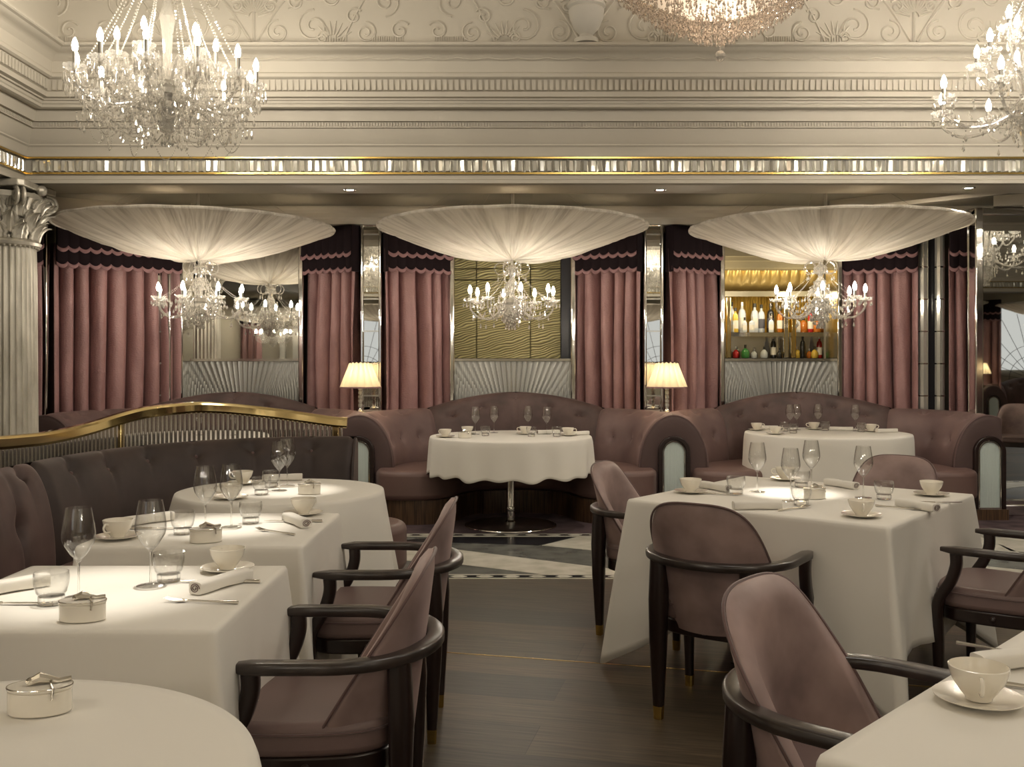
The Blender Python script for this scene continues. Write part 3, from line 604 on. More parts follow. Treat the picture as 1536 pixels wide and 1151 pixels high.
# ================================================================ CURTAINS
def make_curtain(p0, p1, nf, label, z0=.45, group='rose velvet curtains under scalloped pelmets', seed=0, ret=0):
    rnd = random.Random(seed); mx, my = (p0[0]+p1[0])/2, (p0[1]+p1[1])/2
    t = thing('velvet_curtain', label, 'curtain', (mx, my, 0), 0, group)
    d = Vector((p1[0]-p0[0], p1[1]-p0[1])); L = d.length; d.normalize(); n = Vector((d.y, -d.x))      # n towards the room
    ph = [rnd.uniform(-.35, .35) for _ in range(nf+2)]; am = [rnd.uniform(.75, 1.12) for _ in range(nf+2)]
    def fn(u, v):
        z = z0 + (2.42 - z0)*v; uw = u + .35/nf*sin(5.1*u+seed)*sin(pi*u) + .16/nf*sin(2.6*v+seed*1.7+4*u)*sin(pi*u)*(1-v); w = max(0, min(1, uw))*nf; k = 1 - .45*max(0, v-.6)/.4; i = int(min(w, nf-1e-6)); fr = w - i
        a = am[i]*(1-fr) + am[i+1]*fr; p = ph[i]*(1-fr) + ph[i+1]*fr
        c = abs(cos(pi*w + 0*p))
        off = (.20 * a * (max(0, (c-.34)/.66)**.5) - .13) * k + .006*sin(23*u + 5*v) + .004*sin(60*u+9*v)
        s = u*L + .13*L/nf*sin(2*pi*w + 0*p)*k
        return (p0[0]-mx + d.x*s + n.x*off, p0[1]-my + d.y*s + n.y*off, z)
    m = MB(); m.grid(fn, nf*28, 16); obj('drape', m, CURTAIN, t, sharp=80, mods=[('solid', .004)])
    ns = max(2, round(L/.092))
    def tier(name, zt, zb, off, amp=.028, tw=.030):
        def base(u): return off + .012*abs(sin(u*ns*pi))**.8 + .004*sin(u*ns*2.1)
        def edge(u): return zb + amp*(1-abs(sin(u*ns*pi))**.8)
        def g(u, v):
            z = edge(u) + (zt-edge(u))*v; o = base(u)*(1-.6*v) + off*.6*v; s = u*L
            return (p0[0]-mx + d.x*s + n.x*o, p0[1]-my + d.y*s + n.y*o, z)
        m = MB(); m.grid(g, ns*10, 6); q = obj(name, m, PELMET, t, sharp=80, mods=[('solid', .004)])
        def h(u, v):
            z = edge(u) - .004 + (tw+.004)*v; o = base(u)+.006; s = u*L
            return (p0[0]-mx + d.x*s + n.x*o, p0[1]-my + d.y*s + n.y*o, z)
        m = MB(); m.grid(h, ns*10, 2); obj('scalloped_trim', m, PELMET_TRIM, q, sharp=80, mods=[('solid', .004)])
    tier('lower_valance', 2.60, 2.195, .09); tier('upper_valance', 2.635, 2.335, .115)
    if ret:
        m = MB(); e = p1 if ret > 0 else p0; x, y = e[0]-mx, e[1]-my
        m.obox((x - d.x*.0, y), (x + n.x*.115, y + n.y*.115), .006, 2.20, 2.635); obj('valance_return', m, PELMET, t)
    return t
curt_c = make_curtain((-1.215, 9.13), (-.63, 9.48), 5, 'rose velvet curtain right of the left table lamp, beside the bronze moire window', seed=1, ret=-1)
make_curtain((.65, 9.48), (1.225, 9.13), 5, 'rose velvet curtain between the bronze moire window and the right table lamp', seed=2, ret=1)
make_curtain((-1.99, 9.49), (-1.44, 9.15), 4, 'rose velvet curtain behind and left of the left table lamp', seed=3, ret=1)
make_curtain((1.445, 9.15), (1.98, 9.49), 4, 'rose velvet curtain behind the right table lamp, left of the bar window', seed=4, ret=-1)
make_curtain((3.25, 9.49), (3.86, 9.20), 5, 'rose velvet curtain between the bar window and the paired glass columns', seed=5)
make_curtain((4.12, 9.15), (4.52, 9.02), 3, 'narrow rose velvet curtain squeezed between the glass columns and the wall mirror', seed=6)
make_curtain((-4.12, 8.70), (-3.24, 9.42), 8, 'widest rose velvet curtain, right of the silver column behind the brass rail', seed=7)
make_curtain((-4.62, 8.25), (-4.2, 8.62), 3, 'narrow rose velvet curtain half hidden by the silver column', seed=8)
m = MB(); m.box(-4.19, -4.13, 8.60, 8.75, .4, 2.66); struct('trim_12', m, CHROME, mods=[('bevel', .01, 2)])

# ================================================================ CURVED BOOTHS
def sweep(inner, ridge, zr, nu, nv, tufts=(), depth=.012, sig=(.035, .035), zb=.42, edge=.015, seams=(), creases=0, back=None):
    """upholstered back: from the seat line up and rolling over to the ridge"""
    I, L = resample(catmull(inner, 8), nu); R, _ = resample(catmull(ridge, 8), nu)
    def P(i, j):
        a = (j/nv)*pi/2; p, q = I[i], R[i]; z1 = zr(i/nu)
        c, s = cos(a), sin(a); X = q.lerp(p, c); z = zb + (z1-zb)*s
        dn = (p - q); 
        dn = dn.normalized() if dn.length > 1e-6 else Vector((0, -1)); N = Vector((dn.x*c, dn.y*c, s)).normalized()
        S = i/nu*L; V = j/nv*(z1-zb)*1.15; e = 0
        for (ts, tv) in tufts:
            ds = S - ts*L; dv = V - tv*(z1-zb)*1.15; e -= depth*exp(-(ds/sig[0])**2-(dv/sig[1])**2)
            if creases: e -= creases*exp(-(ds/.016)**2) * (1 if abs(dv) < .02 else exp(-((abs(dv))/.16)**2)) * .6
        for se in seams: e -= .010*exp(-((S-se*L)/.010)**2)
        e -= edge*(exp(-(S/.02)**2)+exp(-((L-S)/.02)**2))
        e += .006*sin(pi*j/nv)
        return (X.x + N.x*e, X.y + N.y*e, z + N.z*e)
    m = MB(); vs = [P(i, j) for i in range(nu+1) for j in range(nv+1)]; W = nv+1
    m.add(vs, [(i*W+j, i*W+j+1, (i+1)*W+j+1, (i+1)*W+j) for i in range(nu) for j in range(nv)])
    if back:                                        # outside face going down from the ridge
        vs = []
        for i in range(nu+1):
            q = R[i]; o = (R[i]-I[i]).normalized(); z1 = zr(i/nu)
            vs += [(q.x, q.y, z1), (q.x+o.x*back*.6, q.y+o.y*back*.6, z1-.008), (q.x+o.x*back, q.y+o.y*back, z1-.04), (q.x+o.x*back, q.y+o.y*back, .02)]
        m.add(vs, [(i*4+j, i*4+j+1, (i+1)*4+j+1, (i+1)*4+j) for i in range(nu) for j in range(3)])
    B = [P(round(ts*nu), round(tv*nv)) for ts, tv in tufts]
    return m, B
BY0 = 8.32
def make_booth(label, xc):
    t = thing('curved_booth_sofa', label, 'booth', (xc, BY0, 0), 0, 'curved velvet booths along the back wall')
    sh = lambda P, sx: [(x*sx, y-BY0) for x, y in P]
    ai = [(1.05, 8.32), (1.045, 8.5), (.96, 8.74), (.72, 8.96)]; ar = [(1.345, 8.32), (1.335, 8.6), (1.14, 8.92), (.82, 9.12)]
    for sx in (-1, 1):
        m, B = sweep(sh(ai, sx), sh(ar, sx), lambda u: .90+.02*u, 44, 20, [(.22, .34), (.5, .34), (.78, .34), (.16, .78), (.42, .80), (.68, .80)], .034, sig=(.032, .032))
        o = obj('arm_cushion', m, VELVET_LT, t, sharp=60)
        
        for b in B: m = MB(); m.ball(b, .012, 8, 5); obj('button', m, PIPING, o)
    ci = [(-.72, 8.96), (-.38, 9.12), (0, 9.17), (.38, 9.12), (.72, 8.96)]; cr = [(-.83, 9.12), (-.44, 9.27), (0, 9.32), (.44, 9.27), (.83, 9.12)]
    m, B = sweep(sh(ci, 1), sh(cr, 1), lambda u: .92 + .145*(1-abs(2*u-1)**1.7), 80, 20, [(.5, .78), (.12, .60), (.88, .60), (.30, .66), (.70, .66)], .045, sig=(.055, .03), seams=(.5,), back=.03)
    o = obj('backrest', m, VELVET, t, sharp=60); 
    for b in B: m = MB(); m.ball(b, .013, 8, 5); obj('button', m, PIPING, o)
    half = [(1.19, 8.22), (1.13, 8.06), (.95, 7.98), (.70, 8.02), (.53, 8.2), (.46, 8.42), (.33, 8.6), (.15, 8.69), (0, 8.71)]
    out = catmull(sh(half, 1), 5) + catmull(sh(half[::-1], -1), 5)[1:]
    out += [(-1.19, .3), (-1.1, .45), (-.8, .72), (-.3, .86), (.3, .86), (.8, .72), (1.1, .45), (1.19, .3)]
    m = MB(); m.prism(out, .20, .445); obj('seat_cushion', m, LEATHER_D, t, sharp=50, mods=[('bevel', .045, 5, 50)])
    ins = [(x*.965, y+.045 if y < .3 else y-.02) for x, y in out]
    m = MB(); m.prism(ins, .0, .20); obj('plinth', m, WALNUT, t, sharp=50)
    rid = [(x, y-BY0) for x, y in resample(catmull(ar, 8), 14)[0]]
    m = MB()
    for sx in (-1, 1):
        poly = [(x*sx, y) for x, y in rid] + [(.75*sx, 9.42-BY0), (1.2*sx, 9.12-BY0), (1.35*sx, 9.12-BY0)]
        m.prism(poly if sx > 0 else poly[::-1], .84, .885)
    obj('back_shelf', m, VELVET, t)
    return t
LEATHER_D = mat('mauve_leather_seat', (.165, .100, .088), .45); bump(LEATHER_D, 'voronoi', 260, .06, .002)
BOOTHX = [-2.663, .037, 2.737]
booth = make_booth('middle curved velvet booth below the bronze moire window', BOOTHX[1])
dup(booth, (BOOTHX[2], BY0, 0), 0, 'right curved velvet booth below the bar window')
dup(booth, (BOOTHX[0], BY0, 0), 0, 'left curved velvet booth mostly hidden behind the brass rail')
def arch(w, h, n=16): return [(-w, 0)] + [(-w*cos(pi*k/n), h-w + w*sin(pi*k/n)) for k in range(n+1)] + [(w, 0)]
VELVET_F = mat('mauve_velvet_front', (.08, .048, .044), .75, 0, Sheen_Weight=.4, Sheen_Roughness=.35, Sheen_Tint=(.85, .65, .6, 1))
def make_end(label, x, half=False):
    t = thing('booth_end_panel', label, 'panel', (x, BY0, 0), 0, 'arched booth end panels')
    D = .297; o = [(-D, .10)] + [(-D*cos(a), .44+.455*sin(a)) for a in [pi*k/30 for k in range(31)]] + [(D, .10)]
    i_ = [(px_, pz+.09) for px_, pz in arch(.134, .62, 16)]
    m = MB(); NN = 48; A, _ = resample(o, NN); B, _ = resample(i_, NN); vs = []
    if half: A = [Vector((min(p.x, .11), p.y)) for p in A]; B = [Vector((min(p.x, .105), p.y)) for p in B]
    for k in range(NN+1):
        a, b = A[k], B[k]
        for q, (w, yy) in enumerate(((0, .10), (0, .0), (.04, -.012), (.25, -.02), (.6, -.02), (1, -.012))): p = a.lerp(b, w); vs.append((p.x, yy, p.y))
    m.add(vs, [(k*6+j, k*6+j+1, (k+1)*6+j+1, (k+1)*6+j) for k in range(NN) for j in range(5)]); obj('velvet_front', m, VELVET_F, t, sharp=60)
    m = MB(); m.tube([(p.x*.995, -.010, p.y-.004) for p in A], .006, 6); obj('piping', m, PIPING, t)
    def ring(w0, h0, w1, h1, y0, y1, z0):
        m = MB(); a = arch(w0, h0, 18); b = arch(w1, h1, 18); n = len(a); vs = []
        for (x0, z_0), (x1, z_1) in zip(a, b): vs += [(x0, y1, z_0+z0), (x0, y0, z_0+z0), (x1, y0, z_1+z0), (x1, y1, z_1+z0)]
        m.add(vs, [(k*4+j, k*4+(j+1) % 4, (k+1)*4+(j+1) % 4, (k+1)*4+j) for k in range(n-1) for j in range(4)] + [(0, 1, 2, 3), tuple((n-1)*4+q for q in (3, 2, 1, 0))]); return m
    obj('wood_arch', ring(.136, .625, .100, .59, -.05, .12, .09), WOOD_LEG, t, mods=[('bevel', .006, 2)])
    obj('chrome_arch', ring(.101, .59, .084, .573, -.042, .10, .09), CHROME, t, mods=[('bevel', .004, 2)])
    m = MB(); m.vprism([(x_, z+.10) for x_, z in arch(.085, .565, 18)], -.03, -.02); obj('glass_panel', m, FROST, t)
    m = MB(); m.box(-.085, .085, -.044, 0, .09, .105); obj('chrome_sill', m, CHROME, t)
    m = MB(); m.box(-.15, .15, -.06, .15, 0, .09); obj('plinth', m, WALNUT, t)
    return t
e0 = make_end('arched end panel between the middle and right booths', 1.387)
dup(e0, (-1.313, BY0, 0), 0, 'arched end panel behind the round tablecloth, right of the dark banquette')
make_end('rightmost arched end panel standing before the wall mirror', 4.087, True)
dup(e0, (-4.013, BY0, 0), 0, 'arched end panel of the left booth hidden behind the brass rail')

# table lamps on the booth shelves
def make_lamp(label, X):
    t = thing('table_lamp', label, 'lamp', (X, 8.72, .886))
    m = MB(); m.lathe([(.001, 0), (.07, .001), (.072, .012), (.03, .02), (.018, .035), (.014, .05)], 24); obj('lamp_base', m, CHROME, t)
    m = MB()
    P = [(.013, .05)]; z = .06
    for k in range(5): P += [(.013, z), (.020, z+.004), (.020, z+.028), (.013, z+.032)]; z += .037
    P += [(.008, .25), (.008, .36)]; m.lathe(P, 12); obj('stem', m, ANTIQUE, t, sharp=20)
    m = MB(); NP = 16
    m.sheetlathe([(.187, .235), (.186, .24), (.150, .33), (.118, .41), (.103, .452)], NP*6, fn=lambda a, j: (-.020*abs(sin(a*NP/2))*(1 if j > 1 else .6), .012*abs(sin(a*NP/2)) if j == 4 else 0))
    s = obj('lamp_shade', m, LAMPSHADE, t, sharp=50)
    m = MB(); m.sheetlathe([(.189, .231), (.188, .243)], NP*6, fn=lambda a, j: (-.012*abs(sin(a*NP/2)), 0)); obj('lower_trim', m, PELMET_TRIM, s, sharp=50)
    m = MB(); m.tube([((.104-.012*abs(sin(a*NP/2)))*cos(a), (.104-.012*abs(sin(a*NP/2)))*sin(a), .454+.012*abs(sin(a*NP/2))) for a in [2*pi*k/128 for k in range(128)]], .003, 5, closed=True); obj('scalloped_top_trim', m, PELMET, s)
    m = MB(); m.ball((0, 0, .37), .022, 12, 8, 1.3); obj('bulb', m, LAMPBULB, t)
    L = bpy.data.lights.new('lamp_light', 'POINT'); L.energy = LAMP_W; L.color = (1, .80, .52); L.shadow_soft_size = .03
    l = bpy.data.objects.new('lamp_light', L); COL.objects.link(l); l.parent = t; l.location = (0, 0, .33)
    return t
LAMP_W = 1.5
lamp = make_lamp('lit pleated table lamp on the booth shelf left of the middle booth', -1.365)
dup(lamp, (1.395, 8.72, .886), 0, 'lit pleated table lamp on the booth shelf between the middle and right booths')

# ================================================================ SILK CANOPIES
def make_canopy(label, X):
    t = thing('silk_ceiling_canopy', label, 'canopy', (X, 8.34, 2.50), 0, 'round silk canopies under the alcove ceiling')
    R = 1.142; rnd = random.Random(11); sw = [(rnd.randint(20, 75), rnd.uniform(0, 6.3), rnd.uniform(.2, 1)) for _ in range(9)]
    cr = sorted((rnd.uniform(0, 2*pi), rnd.uniform(.007, .016), rnd.uniform(.4, 1), rnd.uniform(-.12, .12), rnd.uniform(.25, 1.0)) for _ in range(110))
    PL = {}
    for i in range(720):
        a = 2*pi*i/720
        for j in range(17):
            q = j/16; s = 0
            for ca, w, h, bend, reach in cr:
                if q > reach: continue
                da = (a - ca - bend*q*q + pi) % (2*pi) - pi; w2 = w + .010*(1-q)
                if abs(da) < 4*w2: s -= h*exp(-(da/w2)**2)*(1-q/reach*.6)
            PL[i, j] = s
    def pl(a, j): return PL[round(a/(2*pi)*720) % 720, j]
    def z(r): return -.265 + .265*(r/R)**1.75
    m = MB(); pr = [(.03, z(.03))] + [(r, z(r)) for r in [R*k/16 for k in range(1, 17)]]
    def fn(a, j):
        r = pr[j][0]; q = (r/R)
        return (0.006*abs(sin(9*a)) if j == 16 else 0, .030*pl(a, j)*min(1, .25+q*2) - .006*abs(sin(9*a))*sin(pi*q)**.5*q + (.004*abs(sin(9*a)) if j == 16 else 0))
    m.sheetlathe(pr, 720, fn=fn); obj('pleated_underside', m, SHADE, t, sharp=70)
    m = MB(); m.sheetlathe([(R+.001, .0), (R*.9, .03), (R*.5, .055), (.03, .07)], 90, fn=lambda a, j: (0, .006*sin(18*a) if j < 3 else 0)); obj('top_cover', m, SHADE, t, sharp=70)
    m = MB(); m.tube([((R+.008+.004*abs(sin(9*a)))*cos(a), (R+.008+.004*abs(sin(9*a)))*sin(a), .004+.004*abs(sin(9*a))) for a in [2*pi*k/180 for k in range(180)]], .013, 6, closed=True); obj('rolled_rim', m, SHADE, t)
    m = MB(); m.lathe([(.014, .05), (.014, .30)], 12); obj('stem', m, SOFFIT_W, t)
    L = bpy.data.lights.new('canopy_glow_fill', 'POINT'); L.energy = CAN_W; L.color = (1, .90, .76); L.shadow_soft_size = .04  # unseen points added inside the canopy to make the silk glow evenly
    for k in range(5):
        a = 2*pi*k/5; l = bpy.data.objects.new('canopy_glow_fill', L); COL.objects.link(l); l.parent = t; l.location = (.42*cos(a), .42*sin(a), -.03)
    for k in range(6):
        a = k*pi/3+.25; m = MB(); m.tube([(.78*R*cos(a), .78*R*sin(a), .04), (.45*R*cos(a), .45*R*sin(a), .298)], .0015, 4); obj('suspension_wire', m, CHROME, t)
    return t
can = make_canopy('middle round pleated silk canopy above the bronze moire window', .006)
dup(can, (-2.703, 8.34, 2.50), .7, 'left round pleated silk canopy beside the silver column')
dup(can, (2.70, 8.34, 2.50), 1.9, 'right round pleated silk canopy in front of the bar window')

# ================================================================ CHANDELIERS
def chain(m, p, q, sag, n, r):
    for k in range(n+1):
        t = k/n; z = p[2]+(q[2]-p[2])*t - sag*4*t*(1-t)
        m.octa((p[0]+(q[0]-p[0])*t, p[1]+(q[1]-p[1])*t, z), r, r*1.3)
def make_chandelier(name, label, loc, tiers, s=1.0, light=30, top=.40, heavy=1, curls=True, ang=0, group=None, cmat=None, hub=.08, low=-.2):
    cm = cmat or CRYSTAL; t = thing(name, label, 'chandelier', loc, ang, group); deco = MB(); ct = .105 if heavy else .075
    # central baluster
    m = MB(); m.lathe([(.001, low), (.012*s, low+.01), (.022*s, low+.03), (.012*s, low+.05), (.04*s, low+.065), (.075*s, -.07*s), (.095*s, -.03*s), (.085*s, .0), (.03*s, .02), (.035*s, .06), (.018*s, .085), (.03*s, top*.4), (.042*s, top*.5), (.02*s, top*.6), (.03*s, top*.75), (.055*s, top*.8), (.05*s, top*.83), (.015*s, top*.88), (.012*s, top)], 14)
    obj('central_stem', m, cm, t, sharp=15)
    m = MB(); m.lathe([(.07*s, -.03*s), (.08*s, .02), (.06*s, .05), (.02*s, .055)], 20); obj('receiver_cup', m, CANDLE, t)
    pans = []
    for (n, R, dz, ph) in tiers:
        pts = []
        for k in range(n):
            a = 2*pi*k/n + ph; c, s_ = cos(a), sin(a)
            P = [(hub*.7, -.0), (hub, -.02), (R*.45, -.10*s+dz*.3), (R*.75, -.115*s+dz*.7), (R*.97, -.05*s+dz), (R, .02*s+dz)]
            if dz > .05: P = [(hub*.5, .05), (R*.4, .11*s+dz*.5), (R*.7, dz*.55), (R*.96, dz-.04), (R, dz+.02*s)]
            path = [(p[0]*c, p[0]*s_, p[1]) for p in catmull(P, 5)]
            m = MB(); m.tube(path, .0095*s, 8); arm = obj('arm', m, ARMGLASS, t)
            x, y, z = R*c, R*s_, dz+.02*s
            m = MB(); m.sheetlathe([(.008*s, z), (.03*s, z+.002), (.046*s, z+.010*s), (.062*s, z+.028*s)], 20, (x, y, 0), fn=lambda a_, j: (0, .006*abs(sin(5*a_)) if j == 3 else 0)); obj('drip_pan', m, cm, arm, sharp=10)
            m = MB(); m.lathe([(.012*s, z+.004), (.012*s, z+ct*s)], 10, (x, y, 0)); obj('candle_tube', m, CANDLE, arm)
            m = MB(); m.lathe([(.008*s, 0), (.013*s, .012*s), (.0165*s, .028*s), (.013*s, .05*s), (.006*s, .068*s), (.0005, .076*s)], 10, (x, y, z+(ct-.002)*s)); obj('bulb', m, BULB, arm)
            nd = 12 if heavy else 6
            for q in range(nd):
                b = 2*pi*q/nd; xx, yy = x+.056*s*cos(b), y+.056*s*sin(b)
                if heavy: deco.octa((xx, yy, z+.012*s), .005); deco.drop((xx, yy, z+.004), .008*s, .075*s)
                else: deco.octa((xx, yy, z+.010*s), .006); deco.drop((xx, yy, z), .009*s, .045*s)
            if not heavy: deco.octa((R*.75*c, R*.75*s_, -.14*s+dz), .006); deco.drop((R*.75*c, R*.75*s_, -.155*s+dz), .011, .05)
            pts.append((x, y, z))
        pans.append(pts)
    for ti, pts in enumerate(pans):
        n = len(pts); R = tiers[ti][1]
        for k in range(n):
            p, q = pts[k], pts[(k+1) % n]
            if heavy:
                chain(deco, p, q, .11 if ti == 0 else .09, 22, .0052)
                c = (p[0]*.25, p[1]*.25, p[2]-.26); chain(deco, (p[0], p[1], p[2]-.01), c, .10, 34, .0052)
                chain(deco, (p[0]*.8, p[1]*.8, p[2]-.10), (q[0]*.8, q[1]*.8, q[2]-.10), .16, 26, .0045)
                chain(deco, (p[0]*.95, p[1]*.95, p[2]-.05), (q[0]*.6, q[1]*.6, q[2]-.2), .22, 30, .0042)
                for w in (.35, .45, .55, .65, .75, .85, .95):
                    for q_ in range(5):
                        xx = p[0]*w+random.uniform(-.03, .03); yy = p[1]*w+random.uniform(-.03, .03); zz_ = p[2]+.02-.06*q_+random.uniform(-.03, .03); deco.drop((xx, yy, zz_), .010, .055); deco.octa((xx, yy, zz_+.008), .006)
            chain(deco, (p[0]*.96, p[1]*.96, p[2]+.02), (p[0]*.10, p[1]*.10, top*(.80 if not heavy else 1.1)), .03 if not heavy else .06, 26 if not heavy else 50, .0042 if not heavy else .006)
    if not heavy:
        for k in range(150):
            a = random.uniform(0, 2*pi); u = random.random(); r = .03+.11*sin(pi*u)**.8*random.uniform(.6, 1); z = low*.8+u*.36
            deco.octa((r*cos(a), r*sin(a), z+.008), .008); deco.drop((r*cos(a), r*sin(a), z), .010, .04)
        for p in pans[0]:
            for q in range(12): w = random.uniform(.3, .95); deco.drop((p[0]*w+random.uniform(-.02, .02), p[1]*w+random.uniform(-.02, .02), random.uniform(-.10, .06)), .010, .04)
    if curls:
        for k in range(6):
            a = k*pi/3; c, s_ = cos(a), sin(a); P = [(.012, top*.62), (.03, top*.72)] + [(.098-.052*cos(g), top*.80+.052*sin(g)) for g in [i*.45 for i in range(13)]]
            m2 = MB(); m2.tube([(p[0]*c, p[0]*s_, p[1]) for p in P], .005, 6); obj('crown_curl', m2, ARMGLASS, t)
            deco.octa((.12*c, .12*s_, top*.78-.05), .005); deco.drop((.12*c, .12*s_, top*.78-.06), .008, .045)
    for ring, (r, z, n) in enumerate(((.09*s, -.03*s, 14), (.065*s, -.09*s, 10), (.055*s, top*.8, 12), (.03*s, low+.04, 8))):
        for k in range(n):
            a = 2*pi*k/n; deco.octa((r*cos(a), r*sin(a), z), .007*s); deco.drop((r*cos(a), r*sin(a), z-.008), .009*s, .05*s)
    o = obj('crystal_drops', deco, cm, t, sharp=1); o['kind'] = 'stuff'
    if light:
        return t
        L = bpy.data.lights.new('chandelier_light', 'POINT'); L.energy = light; L.color = (1, .87, .70); L.shadow_soft_size = .05
        l = bpy.data.objects.new('chandelier_light', L); COL.objects.link(l); l.parent = t; l.location = (0, 0, .12)
    return t
ARMGLASS = crystal('arm_glass', (.85, .82, .76), .75, .5, .02)
ARMS8 = [(8, .365, 0, .2)]
ch = make_chandelier('crystal_chandelier', 'small eight-arm crystal chandelier under the middle silk canopy', (.0, 8.34, 1.84), ARMS8, 1.0, CH_SMALL, .39, 0, group='eight-arm chandeliers under the canopies')
dup(ch, (-2.68, 8.34, 1.85), .5, 'small eight-arm crystal chandelier under the left silk canopy')
dup(ch, (2.655, 8.34, 1.85), .33, 'small eight-arm crystal chandelier under the right silk canopy')
for dx, lz in ((0, 0),): pass
big = make_chandelier('crystal_chandelier', 'large chandelier thick with bead strings and many candle bulbs, above the silver column side', (gx(251, 5.6), 5.6, 2.915), [(12, .50, 0, .13), (6, .27, .13, .4)], 1.05, True, .85, 1, False, low=-.30)
rt = make_chandelier('crystal_chandelier', 'open-armed chandelier with pear drops cut off by the photo edge beside the wall mirror', (gx(1548, 5.6), 5.6, 2.83), [(8, .51, 0, .0), (6, .30, .24, .3), (4, .14, .40, .1)], 1.05, True, .9, 0, True, low=-.32)
# rose crystal basket light at the top
bk = thing('crystal_basket_pendant', 'bowl-shaped rose crystal pendant with a hanging ball, at the top edge of the photo', 'chandelier', (gx(1080, 5.6), 5.6, 3.19))
m = MB(); random.seed(21)
for k in range(2600):
    r = .62*sqrt(random.random()); a = random.uniform(0, 2*pi); z = .10 + .34*(r/.62)**1.7
    zz_ = z - random.choice((0, 0, .03, .06)); m.octa((r*cos(a), r*sin(a), zz_), .0055); m.drop((r*cos(a), r*sin(a), zz_-.006), .0065, random.uniform(.025, .05))
o = obj('crystal_drops', m, CRYSTAL_P, bk, sharp=1); o['kind'] = 'stuff'
m = MB(); m.sheetlathe([(.02, .14), (.3, .23), (.5, .36), (.6, .46)], 40); obj('inner_bowl', m, fabric_shade('lit_bowl', (.80, .72, .62), .5), bk)
m = MB(); m.tube([(.62*cos(a), .62*sin(a), .47) for a in [2*pi*k/48 for k in range(48)]], .014, 6, closed=True); obj('rim_hoop', m, GOLD, bk)
m = MB(); chain(m, (0, 0, .08), (0, 0, -.035), 0, 7, .006); obj('pendant_chain', m, CRYSTAL_P, bk, sharp=1)
m = MB(); m.ball((0, 0, -.075), .033, 10, 7); obj('crystal_ball', m, ARMGLASS, bk, sharp=5)
m = MB(); m.tube([(0, 0, .47), (0, 0, 1.14)], .012, 8); m.tube([(-.6, 0, .47), (0, 0, .95), (.6, 0, .47)], .004, 5); obj('hanging_rod', m, GOLD, bk)
L = bpy.data.lights.new('pendant_light', 'POINT'); L.energy = 5.5; L.color = (1, .84, .68); L.shadow_soft_size = .15; l = bpy.data.objects.new('pendant_light', L); COL.objects.link(l); l.parent = bk; l.location = (0, 0, .33)

# ================================================================ BRASS RAIL WITH GLASS RODS, AND THE TUFTED BANQUETTE
rp = [(-2.42, 3.4), (-2.42, 4.2), (-2.36, 4.75), (-2.22, 5.3), (-1.97, 5.72), (-1.62, 5.92), (-1.3, 5.98), (-1.02, 6.0)]
pts, RL = resample(catmull(rp, 10), 120)
def zrail(p):
    px = VX + p[0]/p[1]*F
    tb = [(-60, 657), (0, 655), (60, 650), (100, 643), (140, 633), (180, 620), (215, 611), (250, 607), (300, 603), (350, 606), (420, 614), (510, 627)]
    px = max(-60, min(510, px))
    for (a, ya), (b, yb) in zip(tb, tb[1:]):
        if a <= px <= b: return gz(ya + (yb-ya)*(px-a)/(b-a), p[1])
ZR = [zrail(p) for p in pts]
for _ in range(6): ZR = [ZR[0]] + [(ZR[i-1]+ZR[i]*2+ZR[i+1])/4 for i in range(1, len(ZR)-1)] + [ZR[-1]]
rail = thing('brass_rail_screen', 'arched brass handrail over a screen of upright glass rods behind the banquette', 'railing', (0, 0, 0))
m = MB(); m.tube([(p.x, p.y, z-.03) for p, z in zip(pts, ZR)], 1, 12, sq=(.030, .033)); obj('handrail', m, BRASS, rail, sharp=20)
def at(u):
    f = u*120; i = min(119, int(f)); w = f-i; p = pts[i].lerp(pts[i+1], w); return p, ZR[i]*(1-w)+ZR[i+1]*w
for px in (178, 505, -40):
    u = min((abs(VX+at(k/400)[0].x/at(k/400)[0].y*F - px), k/400) for k in range(401))[1]; p, z = at(u)
    m = MB(); m.box(p.x-.018, p.x+.018, p.y-.018, p.y+.018, 0, z-.05); obj('post', m, BRASS, rail, mods=[('bevel', .004, 2)])
m = MB(); m.tube([(p.x, p.y, .05) for p in pts], 1, 8, sq=(.03, .05)); obj('bottom_rail', m, BRASS, rail)
def pxu(u): p, z = at(u); return VX + p.x/p.y*F
u0 = min(k/800 for k in range(801) if pxu(k/800) > -12); NR = 82
for k in range(NR):
    u = u0 + (.993-u0)*(k+.5)/NR; p, z = at(u); m = MB(); m.lathe([(.0095, .1), (.0095, z-.055)], 12, (p.x, p.y, 0)); obj('glass_rod', m, ROD, rail)
m = MB(); du = (.993-u0)/NR; u = u0 - du/2
while u > .02: p, z = at(u); m.lathe([(.0085, .1), (.0085, z-.055)], 6, (p.x, p.y, 0)); u -= du
o = obj('glass_rods_beyond', m, ROD, rail); o['kind'] = 'stuff'
